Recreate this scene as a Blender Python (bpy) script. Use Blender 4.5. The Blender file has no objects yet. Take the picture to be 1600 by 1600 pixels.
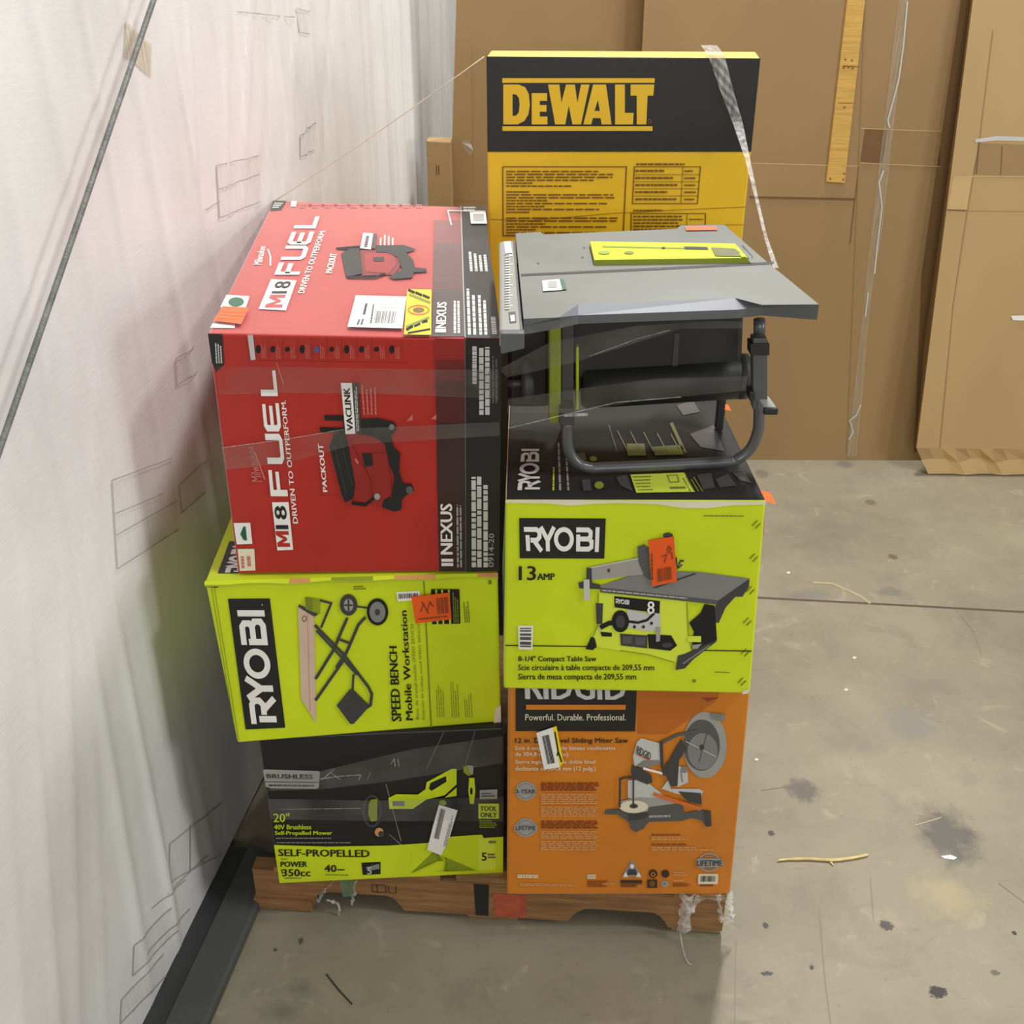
import bpy, bmesh, math, random
from mathutils import Vector, Matrix, Quaternion
from mathutils.geometry import tessellate_polygon
random.seed(7)
SC = bpy.context.scene
COL = SC.collection

# ------------------------------------------------------------------ camera
F, PITCH, CAMH = 1751.0, 0.5044, 1.7667
CP, SP = math.cos(PITCH), math.sin(PITCH)
cam_d = bpy.data.cameras.new('camera'); cam = bpy.data.objects.new('camera', cam_d); COL.objects.link(cam)
cam.location = (0, 0, CAMH); cam.rotation_euler = (math.pi/2 - PITCH, 0, 0)
cam_d.sensor_width = 36.0; cam_d.lens = F/1600*36.0; cam_d.clip_start = 0.05; cam_d.clip_end = 100
SC.camera = cam

# survey helpers: measured sight lines of the photograph give where things stand in the room
def ray(u, v):
    a, b = (u-800)/F, -(v-800)/F
    return Vector((a, CP + b*SP, -SP + b*CP))
EYE = Vector((0, 0, CAMH))
def at_z(u, v, z):
    d = ray(u, v); return EYE + d*((z-CAMH)/d.z)
def at_y(u, v, y):
    d = ray(u, v); return EYE + d*(y/d.y)
def at_plane(u, v, p, n):
    d = ray(u, v); return EYE + d*((Vector(p)-EYE).dot(n)/d.dot(n))
def project(P):
    X, Y, Z = P[0], P[1], P[2]-CAMH
    fw = Y*CP - Z*SP; up = Y*SP + Z*CP
    return (800+F*X/fw, 800-F*up/fw)

# ------------------------------------------------------------------ materials
def lin(c):
    c /= 255.0
    return c/12.92 if c <= 0.04045 else ((c+0.055)/1.055)**2.4
def rgb(r, g, b): return (lin(r), lin(g), lin(b), 1)
MATS = {}
def mat(name, col, rough=0.5, var=0.08, scale=14.0, bump=0.0, bscale=120.0, metal=0.0, stretch=None, spec=0.5, sheen=0):
    if name in MATS: return MATS[name]
    m = bpy.data.materials.new(name); m.use_nodes = True; nt = m.node_tree
    bs = nt.nodes['Principled BSDF']
    bs.inputs['Roughness'].default_value = rough; bs.inputs['Metallic'].default_value = metal
    bs.inputs['Specular IOR Level'].default_value = spec
    if sheen: bs.inputs['Sheen Weight'].default_value = sheen; bs.inputs['Sheen Roughness'].default_value = .35
    tc = nt.nodes.new('ShaderNodeTexCoord'); nz = nt.nodes.new('ShaderNodeTexNoise')
    nz.inputs['Scale'].default_value = scale; nz.inputs['Detail'].default_value = 5
    src = tc.outputs['Object']
    if stretch:
        mp = nt.nodes.new('ShaderNodeMapping'); mp.inputs['Scale'].default_value = stretch
        nt.links.new(src, mp.inputs['Vector']); src = mp.outputs['Vector']
    nt.links.new(src, nz.inputs['Vector'])
    cr = nt.nodes.new('ShaderNodeValToRGB')
    cr.color_ramp.elements[0].position = 0.3; cr.color_ramp.elements[1].position = 0.7
    c = col
    cr.color_ramp.elements[0].color = (c[0]*(1-var), c[1]*(1-var), c[2]*(1-var), 1)
    cr.color_ramp.elements[1].color = (min(1, c[0]*(1+var)), min(1, c[1]*(1+var)), min(1, c[2]*(1+var)), 1)
    nt.links.new(nz.outputs['Fac'], cr.inputs['Fac']); nt.links.new(cr.outputs['Color'], bs.inputs['Base Color'])
    if bump:
        n2 = nt.nodes.new('ShaderNodeTexNoise'); n2.inputs['Scale'].default_value = bscale; n2.inputs['Detail'].default_value = 3
        nt.links.new(src, n2.inputs['Vector'])
        bp = nt.nodes.new('ShaderNodeBump'); bp.inputs['Strength'].default_value = bump; bp.inputs['Distance'].default_value = 0.004
        nt.links.new(n2.outputs['Fac'], bp.inputs['Height']); nt.links.new(bp.outputs['Normal'], bs.inputs['Normal'])
    MATS[name] = m
    return m
def film_mat(name, col, amount, rough=0.25, streak=(3, 60, 3)):
    m = bpy.data.materials.new(name); m.use_nodes = True; nt = m.node_tree
    bs = nt.nodes['Principled BSDF']; out = nt.nodes['Material Output']
    bs.inputs['Base Color'].default_value = col; bs.inputs['Roughness'].default_value = rough
    tr = nt.nodes.new('ShaderNodeBsdfTransparent'); mx = nt.nodes.new('ShaderNodeMixShader')
    tc = nt.nodes.new('ShaderNodeTexCoord'); mp = nt.nodes.new('ShaderNodeMapping'); mp.inputs['Scale'].default_value = streak
    nz = nt.nodes.new('ShaderNodeTexNoise'); nz.inputs['Scale'].default_value = 3.0; nz.inputs['Detail'].default_value = 6
    mr = nt.nodes.new('ShaderNodeMapRange')
    mr.inputs['From Min'].default_value = 0.3; mr.inputs['From Max'].default_value = 0.75
    mr.inputs['To Min'].default_value = amount*0.45; mr.inputs['To Max'].default_value = min(1, amount*1.9)
    L = nt.links.new
    L(tc.outputs['Object'], mp.inputs['Vector']); L(mp.outputs['Vector'], nz.inputs['Vector']); L(nz.outputs['Fac'], mr.inputs['Value'])
    L(mr.outputs['Result'], mx.inputs['Fac']); L(tr.outputs['BSDF'], mx.inputs[1]); L(bs.outputs['BSDF'], mx.inputs[2])
    L(mx.outputs['Shader'], out.inputs['Surface'])
    MATS[name] = m
    return m
INK = dict(
    red=(176,34,20), red2=(150,30,28), darkred=(120,22,20), brown=(52,26,22), brown2=(82,26,22), brown3=(112,24,20),
    black=(26,26,25), black2=(36,36,35), white=(238,236,230), cream=(226,218,190), pink=(196,112,104), lime=(204,222,16),
    lime2=(214,230,60), limedk=(138,156,18), orange=(208,124,26), orange2=(184,100,20), sticker=(238,92,20), yellow=(226,184,26),
    yellow2=(244,216,20), tan=(214,150,88), tanb=(206,182,160), ink_brown=(120,82,16), grey=(128,128,126), grey2=(84,85,84), grey3=(60,61,62),
    lgrey=(196,196,192), green=(20,92,60), silver=(160,158,152), rust=(140,62,18), saworange=(214,110,40), olive=(120,130,30), blue=(70,90,150))
def ink(n):
    r, g, b = INK[n]
    return mat('print_'+n, rgb(r, g, b), rough=0.6 if n == 'black2' else 0.42, spec=.2 if n == 'black2' else .5, var=0.06, scale=9, bump=0.05, bscale=40, sheen={'black': .3, 'black2': .12}.get(n, .9 if n in ('red', 'brown', 'brown2', 'brown3') else .35))

# ------------------------------------------------------------------ object helpers
def link(name, me, parent=None):
    o = bpy.data.objects.new(name, me); COL.objects.link(o)
    if parent: o.parent = parent
    return o
def tag(o, label, cat, group=None):
    o['label'] = label; o['category'] = cat
    if group: o['group'] = group
    return o
def struct(o): o['kind'] = 'structure'; return o
def empty(name, loc=(0, 0, 0)):
    o = bpy.data.objects.new(name, None); COL.objects.link(o); o.location = loc; o.empty_display_size = 0.05
    return o
def set_parent(o, p):
    bpy.context.view_layer.update()
    o.parent = p; o.matrix_parent_inverse = p.matrix_world.inverted()
class MB:
    """collects faces with materials; builds ONE mesh object"""
    def __init__(s): s.v = []; s.f = []; s.m = []; s.mats = []; s.smooth = []
    def mi(s, m):
        if m not in s.mats: s.mats.append(m)
        return s.mats.index(m)
    def face(s, pts, m, smooth=False):
        b = len(s.v); s.v += [tuple(p) for p in pts]; s.f.append(tuple(range(b, b+len(pts)))); s.m.append(s.mi(m)); s.smooth.append(smooth)
    def faces(s, verts, faces, m, smooth=False):
        b = len(s.v); s.v += [tuple(p) for p in verts]; k = s.mi(m)
        for f in faces: s.f.append(tuple(b+i for i in f)); s.m.append(k); s.smooth.append(smooth)
    def bm(s, bm, m, smooth=False):
        bm.verts.index_update()
        s.faces([v.co.copy() for v in bm.verts], [[v.index for v in f.verts] for f in bm.faces], m, smooth); bm.free()
    def build(s, name, parent=None):
        me = bpy.data.meshes.new(name); me.from_pydata(s.v, [], s.f)
        for m in s.mats: me.materials.append(m)
        me.polygons.foreach_set('material_index', s.m); me.polygons.foreach_set('use_smooth', s.smooth); me.update()
        o = bpy.data.objects.new(name, me); COL.objects.link(o)
        if parent: set_parent(o, parent)
        return o
def hexa(c, bev=0.003, seg=2):
    """8 corners: BFL BFR BBR BBL TFL TFR TBR TBL"""
    bm = bmesh.new(); vs = [bm.verts.new(p) for p in c]
    for f in ((0,1,5,4),(1,2,6,5),(2,3,7,6),(3,0,4,7),(4,5,6,7),(3,2,1,0)): bm.faces.new([vs[i] for i in f])
    if bev: bmesh.ops.bevel(bm, geom=bm.edges[:], offset=bev, segments=seg, profile=0.5, affect='EDGES')
    return bm
def box_c(x0, x1, y0, y1, z0, z1):
    return [Vector(p) for p in ((x0,y0,z0),(x1,y0,z0),(x1,y1,z0),(x0,y1,z0),(x0,y0,z1),(x1,y0,z1),(x1,y1,z1),(x0,y1,z1))]
def prism(poly, axis, d, bev=0.0):
    """poly: list of 3-D points (planar), extruded along vector d"""
    bm = bmesh.new(); vs = [bm.verts.new(p) for p in poly]; f = bm.faces.new(vs)
    r = bmesh.ops.extrude_face_region(bm, geom=[f])
    for e in r['geom']:
        if isinstance(e, bmesh.types.BMVert): e.co += Vector(d)
    bmesh.ops.recalc_face_normals(bm, faces=bm.faces[:])
    if bev: bmesh.ops.bevel(bm, geom=bm.edges[:], offset=bev, segments=2, profile=0.5, affect='EDGES')
    return bm
def tube(path, r, seg=10, caps=True):
    bm = bmesh.new(); path = [Vector(p) for p in path]; rings = []; up = None
    for i, p in enumerate(path):
        t = (path[min(i+1, len(path)-1)] - path[max(i-1, 0)]).normalized()
        if up is None: up = t.orthogonal().normalized()
        up = (up - t*up.dot(t)).normalized(); sd = t.cross(up)
        rr = r[i] if isinstance(r, (list, tuple)) else r
        rings.append([bm.verts.new(p + (up*math.cos(a) + sd*math.sin(a))*rr) for a in [2*math.pi*k/seg for k in range(seg)]])
    for a, b in zip(rings, rings[1:]):
        for k in range(seg): bm.faces.new((a[k], a[(k+1) % seg], b[(k+1) % seg], b[k]))
    if caps: bm.faces.new(rings[0][::-1]); bm.faces.new(rings[-1])
    bmesh.ops.recalc_face_normals(bm, faces=bm.faces[:])
    return bm
def smooth_path(pts, n=6):
    pts = [Vector(p) for p in pts]; out = []
    for i in range(len(pts)-1):
        p0, p1, p2, p3 = pts[max(i-1, 0)], pts[i], pts[i+1], pts[min(i+2, len(pts)-1)]
        for k in range(n):
            t = k/n
            out.append(0.5*((2*p1) + (p2-p0)*t + (2*p0-5*p1+4*p2-p3)*t*t + (3*p1-p0-3*p2+p3)*t**3))
    out.append(pts[-1]); return out

# ------------------------------------------------------------------ printing on faces
class Face:
    """a carton face (corners BL BR TR TL); photo measurements are carried onto it"""
    def __init__(s, bl, br, tr, tl):
        s.c = [Vector(p) for p in (bl, br, tr, tl)]
        s.n = ((s.c[1]-s.c[0]).cross(s.c[3]-s.c[0])).normalized()
        (x0,y0),(x1,y1),(x2,y2),(x3,y3) = [project(p) for p in s.c]
        dx1,dx2,dx3 = x1-x2, x3-x2, x0-x1+x2-x3; dy1,dy2,dy3 = y1-y2, y3-y2, y0-y1+y2-y3
        det = dx1*dy2-dx2*dy1; g = (dx3*dy2-dx2*dy3)/det; h = (dx1*dy3-dx3*dy1)/det
        s.H = Matrix(((x1-x0+g*x1, x3-x0+h*x3, x0),(y1-y0+g*y1, y3-y0+h*y3, y0),(g, h, 1))).inverted()
    def at(s, u, v, off=0):
        q = s.H @ Vector((u, v, 1)); a, b = q.x/q.z, q.y/q.z
        a = min(1.0, max(0.0, a)); b = min(1.0, max(0.0, b))
        A, B, C, D = s.c
        return (A*(1-a)+B*a)*(1-b) + (D*(1-a)+C*a)*b + s.n*off
class Plane:
    def __init__(s, p, n): s.p, s.n = Vector(p), Vector(n).normalized()
    def at(s, u, v, off=0): return at_plane(u, v, s.p, s.n) + s.n*off
GLY = {}
def glyphs(text, bold):
    k = (text, bold)
    if k in GLY: return GLY[k]
    cu = bpy.data.curves.new('lettering', 'FONT'); cu.body = text; cu.offset = bold; cu.resolution_u = 2; cu.size = 1
    o = bpy.data.objects.new('lettering', cu); me = o.to_mesh()
    vs = [v.co.copy() for v in me.vertices]; fs = [tuple(p.vertices) for p in me.polygons]
    o.to_mesh_clear(); bpy.data.objects.remove(o); bpy.data.curves.remove(cu)
    x0 = min(v.x for v in vs); x1 = max(v.x for v in vs); y0 = min(v.y for v in vs); y1 = max(v.y for v in vs)
    GLY[k] = ([((v.x-x0)/(x1-x0), (v.y-y0)/(y1-y0)) for v in vs], fs)
    return GLY[k]
def quad_map(q, s, t):   # q = TL TR BR BL of the lettering, t measured upward
    TL, TR, BR, BL = q
    return tuple((BL[i]*(1-s)+BR[i]*s)*(1-t) + (TL[i]*(1-s)+TR[i]*s)*t for i in (0, 1))
LAY = 0.00045
class Pen:
    def __init__(s, face, frame=(0, 0, 1), mb=None, base=0.0007):
        s.face, s.frame, s.mb, s.base = face, frame, mb or MB(), base
    def P(s, p, L): return s.face.at(s.frame[0]+p[0]*s.frame[2], s.frame[1]+p[1]*s.frame[2], s.base+L*LAY)
    def add(s, pts, faces, m, L):
        if isinstance(s.face, Face):
            pts = list(pts); out = []; lim = 64/s.frame[2]; stack = [tuple(f[i] for i in k) for f in faces for k in ([(0,1,2)] if len(f) == 3 else [(0,1,2),(0,2,3)] if len(f) == 4 else [(0,i,i+1) for i in range(1, len(f)-1)])]
            memo = {}
            while stack:
                t = stack.pop(); ln = [math.dist(pts[t[i]], pts[t[(i+1) % 3]]) for i in range(3)]; i = ln.index(max(ln))
                if ln[i] < lim: out.append(t); continue
                a, b, c = t[i], t[(i+1) % 3], t[(i+2) % 3]; k = (min(a, b), max(a, b))
                if k not in memo: memo[k] = len(pts); pts.append(((pts[a][0]+pts[b][0])/2, (pts[a][1]+pts[b][1])/2))
                stack += [(a, memo[k], c), (memo[k], b, c)]
            faces = out
        vs = [s.P(p, L) for p in pts]; out = []
        for f in faces:
            a, b, c = vs[f[0]], vs[f[1]], vs[f[2]]
            out.append(f if (b-a).cross(c-a).dot(s.face.n) > 0 else tuple(reversed(f)))
        s.mb.faces(vs, out, ink(m) if isinstance(m, str) else m)
    def poly(s, pts, m, L=1, holes=()):
        loops = [list(pts)] + [list(h) for h in holes]; flat = [p for l in loops for p in l]
        tri = tessellate_polygon([[Vector((p[0], p[1], 0)) for p in l] for l in loops])
        s.add(flat, [tuple(t) for t in tri], m, L)
    def rect(s, x0, y0, x1, y1, m, L=1): s.poly([(x0,y0),(x1,y0),(x1,y1),(x0,y1)], m, L)
    def ell(s, cx, cy, rx, ry, m, L=1, ring=0, a0=0, a1=360, n=28):
        A = [math.radians(a0+(a1-a0)*k/n) for k in range(n+1)]
        if ring:
            o = [(cx+rx*math.cos(a), cy+ry*math.sin(a)) for a in A]; i = [(cx+(rx-ring)*math.cos(a), cy+(ry-ring)*math.sin(a)) for a in A]
            s.add(o+i, [(k, k+1, n+2+k, n+1+k) for k in range(n)], m, L)
        else: s.poly([(cx+rx*math.cos(a), cy+ry*math.sin(a)) for a in (A[:-1] if a1-a0 == 360 else A)], m, L)
    def stroke(s, pts, w, m, L=1, closed=False):
        pts = [Vector((p[0], p[1])) for p in pts]; n = len(pts); l, r = [], []
        for i in range(n):
            a = pts[i-1] if (i or closed) else None; b = pts[(i+1) % n] if (i < n-1 or closed) else None
            d1 = (pts[i]-a).normalized() if a is not None else None; d2 = (b-pts[i]).normalized() if b is not None else None
            d1 = d1 or d2; d2 = d2 or d1
            n1, n2 = Vector((-d1.y, d1.x)), Vector((-d2.y, d2.x)); mt = n1+n2
            mt = mt.normalized() if mt.length > 1e-6 else n1
            k = w/2/max(0.45, mt.dot(n1)); l.append(pts[i]+mt*k); r.append(pts[i]-mt*k)
        N = n if closed else n-1
        s.add([tuple(p) for p in l+r], [(i, (i+1) % n, n+(i+1) % n, n+i) for i in range(N)], m, L)
    def text(s, t, q, m, bold=0.0, L=2):
        vs, fs = glyphs(t, 0)
        k = min(bold, .03)*.8/max(.4*len(t), .5)
        for i, d in enumerate((-k, k, 0) if bold else (0,)): s.add([quad_map(q, a+d, b) for a, b in vs], fs, m, L+.3*i)
    def textb(s, t, x0, y0, x1, y1, m, bold=0.0, L=2): s.text(t, [(x0,y0),(x1,y0),(x1,y1),(x0,y1)], m, bold, L)
    def words(s, q, rows, m, L=2, fill=0.55, ragged=0.35, dens=1.0):
        """rows of fine print too small to read"""
        for r in range(rows):
            t1 = 1-(r+0.5-fill/2)/rows; t0 = 1-(r+0.5+fill/2)/rows; x = 0; end = 1-random.random()*ragged
            while x < end:
                w = min(random.uniform(0.05, 0.16)*dens, end-x)
                s.poly([quad_map(q, x, t1), quad_map(q, x+w, t1), quad_map(q, x+w, t0), quad_map(q, x, t0)], m, L)
                x += w+0.018*dens
    def barcode(s, q, m='black2', n=18, L=3):
        x = 0.0
        while x < 1:
            w = random.choice((0.5, 0.8, 1.2, 1.6))/n; w = min(w, 1-x)
            s.poly([quad_map(q, x, 1), quad_map(q, x+w, 1), quad_map(q, x+w, 0), quad_map(q, x, 0)], m, L); x += w+random.choice((0.4, 0.6, 0.9))/n
    def logo(s, strokes, q, m, w, asp, L=3):
        """lettering drawn with strokes in a unit box of the given aspect (y downward)"""
        class Sub: pass
        for st in strokes:
            sub = Pen(s.face, s.frame, None); coll = []
            def cap(pts, faces, mm, LL): coll.append((pts, faces))
            sub.add = cap
            if st[0] == 'o': sub.ell(st[1], st[2], st[3], st[4], m, ring=w)
            else: sub.stroke(st, w, m)
            for pts, faces in coll: s.add([quad_map(q, p[0]/asp, 1-p[1]) for p in pts], faces, m, L)
RY = [[(0,.11),(.62,.11),(.76,.2),(.76,.42),(.62,.55),(.3,.55)], [(.16,.34),(.16,1)], [(.46,.55),(.84,1)],
      [(.84,0),(1.16,.55)], [(1.5,0),(1.16,.55)], [(1.16,.5),(1.16,1)], ('o', 1.98, .5, .5, .5),
      [(2.6,.11),(3.2,.11),(3.32,.2),(3.32,.38),(3.2,.48),(2.78,.48)], [(2.7,.3),(2.7,.89),(3.24,.89),(3.38,.8),(3.38,.58),(3.24,.48)], [(3.66,0),(3.66,1)]]
RY_ASP = 3.78
def ryobi(pen, q, L=3, w=.2, m='white'): pen.logo(RY, q, m, w, RY_ASP, L)
FU = [[(0.09,1),(0.09,.1),(.8,.1)], [(.09,.5),(.75,.5)],
      [(1.09,0),(1.09,.8),(1.2,.9),(1.72,.9),(1.83,.8),(1.83,0)],
      [(2.85,.1),(2.2,.1),(2.1,.2),(2.1,.8),(2.2,.9),(2.88,.9)], [(2.1,.5),(2.8,.5)],
      [(3.2,0),(3.2,.9),(3.9,.9)]]
def fuel(pen, q, L=3): pen.logo(FU, q, 'white', .2, 3.9, L)
def up(xl0, y0, xl1, y1, xr1, xr0):   # lettering that reads upward: cap line on the left
    return [(xl0, y0), (xl1, y1), (xr1, y1), (xr0, y0)]

# ------------------------------------------------------------------ cartons
def carton(corners, colors, bev=0.0035):
    """colors: front right back left top bottom"""
    mb = MB(); bm = hexa(corners, 0)
    bmesh.ops.subdivide_edges(bm, edges=bm.edges[:], cuts=9, use_grid_fill=True)
    bm.normal_update()
    eds = [e for e in bm.edges if e.calc_face_angle(0) > .7]
    bmesh.ops.bevel(bm, geom=eds, offset=bev, segments=2, profile=.5, affect='EDGES')
    ctr = sum((Vector(c) for c in corners), Vector())/8
    fm = {'front': (0,1,5,4), 'right': (1,2,6,5), 'back': (2,3,7,6), 'left': (3,0,4,7), 'top': (4,5,6,7), 'bottom': (3,2,1,0)}
    ns = {}
    for k, ix in fm.items():
        a, b, d = Vector(corners[ix[0]]), Vector(corners[ix[1]]), Vector(corners[ix[3]])
        ns[k] = (b-a).cross(d-a).normalized()
    bm.normal_update()
    groups = {}
    for f in bm.faces:
        k = max(ns, key=lambda q: f.normal.dot(ns[q])); groups.setdefault(k, []).append(f)
    bm.verts.index_update(); vs = [v.co.copy() for v in bm.verts]
    for k, fs in groups.items():
        mb.faces(vs, [[v.index for v in f.verts] for f in fs], ink(colors[k]) if isinstance(colors[k], str) else colors[k])
    bm.free()
    return mb
def cuboid(x, y, a, w, d, z0, z1):
    c, s = math.cos(a), math.sin(a)
    P = lambda lx, ly, z: Vector((x+c*lx-s*ly, y+s*lx+c*ly, z))
    return [P(0,0,z0), P(w,0,z0), P(w,d,z0), P(0,d,z0), P(0,0,z1), P(w,0,z1), P(w,d,z1), P(0,d,z1)]
def snap(C, targets):
    for i, (u, v) in targets.items(): C[i] = at_z(u, v, C[i].z)
    return C
def faces_of(C):
    return Face(C[0], C[1], C[5], C[4]), Face(C[4], C[5], C[6], C[7])
ALL = lambda c: dict(front=c, right=c, back=c, left=c, top=c, bottom=c)

ZP = 0.115                        # pallet deck height
Z_RID, Z_SAW = ZP+0.490, ZP+0.490+0.3591
Z_MOW, Z_BEN, Z_RED = ZP+0.3547, ZP+0.3547+0.3247, ZP+0.3547+0.3247+0.408

# ---- orange mitre saw carton (bottom right)
C = cuboid(-0.0096, 1.4999, 0.0036, 0.4121, 0.5, ZP, Z_RID)
snap(C, {0: (792,1398), 1: (1141,1398)})
u, v = project(C[5]); C[5] = at_z(1141+0.098*(1398-v), v, Z_RID); u, v = project(C[4]); C[4] = at_z(795, v, Z_RID)
mb = carton(C, ALL('orange')); front, top = faces_of(C)
p = Pen(front, (780, 1060, .2625), mb)
p.poly([(825,60),(1320,60),(1290,130),(1000,322),(825,320)], 'orange2', 0)
p.poly([(98,20),(820,20),(808,305),(98,303)], 'black')
p.text('RIDGID', [(158,-30),(752,-30),(750,123),(160,118)], 'lgrey', .035)
p.poly([(160,150),(752,150),(750,178),(160,178)], 'orange', 2)
p.textb('Powerful. Durable. Professional.', 155, 203, 752, 240, 'cream', .01)
p.textb('12 in. Dual Bevel Sliding Miter Saw', 95, 343, 765, 380, 'black', .03)
p.textb('Scie à onglet double biseau coulissante', 95, 388, 690, 418, 'cream', .015)
p.textb('de 304,8 mm (12 po)', 95, 424, 410, 454, 'cream', .015)
p.textb('Sierra ingletadora de doble bisel', 95, 470, 570, 498, 'cream', .015)
p.textb('deslizante de 304,8 mm (12 pulg.)', 95, 508, 572, 540, 'cream', .015)
for cy, big in ((655, 1), (875, 0)):
    p.ell(158, cy, 62, 57, 'silver', 1); p.ell(158, cy, 52, 47, 'grey', 2, ring=5)
    p.poly([(90,cy-20),(226,cy-20),(226,cy+20),(90,cy+20)] if not big else [(100,cy-22),(216,cy-22),(216,cy+18),(100,cy+18)], 'silver', 3)
    p.textb('LIFETIME' if not big else '3-YEAR', 100, cy-14, 216, cy+12, 'grey3', .02, 4)
for y0, y1, n, c in ((603,655,4,'rust'),(668,732,6,'tan'),(745,808,6,'tan'),(832,882,4,'rust'),(893,942,5,'tan'),(952,1012,5,'tan')):
    p.words([(248,y0),(600,y0),(596,y1),(248,y1)], n, c, fill=.72, ragged=.1)
p.words([(905,912),(1110,912),(1110,924),(905,924)], 1, 'rust'); p.words([(905,926),(1125,926),(1125,950),(905,950)], 2, 'tan', fill=.8)
p.words([(905,970),(1220,970),(1220,984),(905,984)], 1, 'rust'); p.words([(905,988),(1280,988),(1280,1014),(905,1014)], 2, 'tan', fill=.8)
p.words([(110,1158),(290,1160),(290,1182),(110,1180)], 2, 'cream', fill=.8); p.words([(122,1210),(455,1216),(455,1232),(122,1230)], 2, 'tan', fill=.8)
p.words([(523,1158),(580,1158),(580,1186),(523,1186)], 2, 'cream', fill=.8); p.words([(523,1195),(650,1195),(650,1238),(523,1238)], 4, 'rust'); p.words([(610,1205),(690,1205),(690,1222),(610,1222)], 1, 'tan')
p.poly([(790,1068),(848,1172),(730,1172)], 'silver', 1); p.poly([(790,1082),(834,1164),(744,1164)], 'grey', 2)
p.poly([(762,1160),(768,1128),(812,1128),(818,1160)], 'grey3', 3); p.ell(790, 1108, 12, 14, 'white', 3); p.poly([(735,1172),(752,1140),(766,1172)], 'white', 4); p.poly([(845,1172),(828,1140),(812,1172)], 'white', 4)
p.rect(720, 1195, 850, 1212, 'brown', 2); p.words([(722,1214),(850,1214),(850,1238),(722,1238)], 3, 'brown2')
p.ell(915, 1155, 26, 26, 'brown', 2); p.ell(915, 1158, 14, 14, 'orange', 3, ring=6); p.ell(988, 1155, 24, 24, 'brown', 2)
p.rect(880, 1190, 940, 1242, 'brown', 2); p.ell(910, 1215, 18, 18, 'ink_brown', 3); p.ell(985, 1215, 22, 20, 'silver', 2); p.ell(985, 1215, 10, 9, 'grey', 3)
p.words([(1035,1138),(1135,1138),(1135,1168),(1035,1168)], 2, 'tan', fill=.7); p.words([(1035,1185),(1100,1185),(1100,1204),(1035,1204)], 1, 'tan'); p.words([(1030,1210),(1150,1210),(1150,1236),(1030,1236)], 3, 'rust')
p.ell(1250, 1085, 66, 58, 'silver', 1, ring=9); p.ell(1250, 1085, 50, 44, 'grey', 2, ring=5)
p.poly([(1172,1066),(1185,1060),(1318,1060),(1332,1066),(1328,1108),(1315,1114),(1188,1114),(1175,1108)], 'silver', 3); p.textb('LIFETIME', 1178, 1070, 1326, 1104, 'grey3', .03, 4)
p.poly([(1190,1155),(1298,1155),(1304,1162),(1300,1218),(1182,1218),(1184,1162)], 'cream', 2); p.barcode([(1200,1167),(1288,1167),(1286,1202),(1198,1202)], 'grey3', 22)
p.rect(1195, 1221, 1275, 1232, 'rust', 2)
# mitre saw picture
p.ell(1225, 385, 130, 195, 'silver', 1); p.ell(1205, 385, 108, 150, 'grey2', 2); p.ell(1210, 420, 90, 108, 'grey', 3); p.ell(1205, 395, 14, 16, 'grey3', 5)
p.stroke([(1110,360),(1290,450)], 5, 'lgrey', 4); p.stroke([(1190,480),(1240,300)], 5, 'grey2', 4)
p.poly([(1255,195),(1345,205),(1340,245),(1300,240),(1260,225)], 'grey', 3); p.poly([(1205,110),(1310,110),(1240,135)], 'rust', 1)
p.poly([(845,342),(955,372),(965,395),(960,480),(880,515),(805,505),(795,450),(820,362)], 'lgrey', 3); p.poly([(860,470),(955,470),(950,490),(880,515),(810,505)], 'grey', 4)
p.text('RIDGID', [(822,385),(905,430),(895,470),(812,430)], 'grey3', .04, 5); p.stroke([(815,432),(895,472)], 6, 'saworange', 5)
p.stroke([(965,366),(1060,322),(1180,300)], 18, 'grey2', 5); p.stroke([(962,360),(968,500),(985,560)], 20, 'grey3', 5)
p.poly([(1080,345),(1115,400),(1070,470),(1060,620),(1020,625),(990,560),(985,500),(1010,470)], 'grey3', 5)
p.poly([(1065,505),(1118,518),(1125,600),(1060,630)], 'lgrey', 4); p.stroke([(1080,530),(1090,600)], 8, 'grey', 5); p.ell(1100, 525, 20, 22, 'grey', 5)
p.stroke([(855,518),(985,552)], 14, 'white', 4); p.poly([(788,500),(850,520),(905,560),(912,600),(880,612),(800,580),(782,540)], 'grey3', 5)
p.poly([(765,590),(860,585),(950,655),(1000,700),(840,720),(765,692)], 'lgrey', 3); p.poly([(965,640),(1010,578),(1020,640),(1190,640),(1215,655),(1200,680),(1060,672)], 'lgrey', 3)
p.poly([(1065,655),(1200,665),(1205,735),(1120,715)], 'grey3', 4); p.poly([(720,712),(830,690),(1000,700),(1085,722),(890,748),(880,775),(770,785)], 'silver', 4); p.ell(800, 745, 85, 38, 'cream', 5); p.ell(800, 740, 25, 14, 'grey3', 6)
p.poly([(630,765),(712,762),(770,788),(880,775),(892,735),(1090,735),(1105,785),(1200,765),(1258,772),(1264,862),(1232,868),(1205,830),(1140,815),(1090,832),(890,838),(855,882),(812,900),(782,880),(770,840),(705,795),(628,792)], 'grey2', 3)
p.poly([(770,788),(880,775),(892,800),(850,820),(770,830)], 'grey3', 4); p.words([(890,790),(1070,785),(1070,812),(890,818)], 1, 'silver', 5)
p.poly([(915,658),(1215,750),(1190,768),(918,680)], 'saworange', 6); p.poly([(1215,770),(1258,772),(1262,862),(1232,866)], 'grey3', 5)
p.stroke([(716,748),(718,582),(740,572),(810,570)], 12, 'grey3', 6); p.stroke([(797,570),(797,740)], 10, 'grey3', 6)
rid = mb.build('cardboard_box')
tag(rid, 'orange cardboard carton with a mitre saw picture, on the right end of the pallet', 'box', 'product cartons on the pallet')
q = Pen(front, (780, 1060, .2625), base=.0035)
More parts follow.
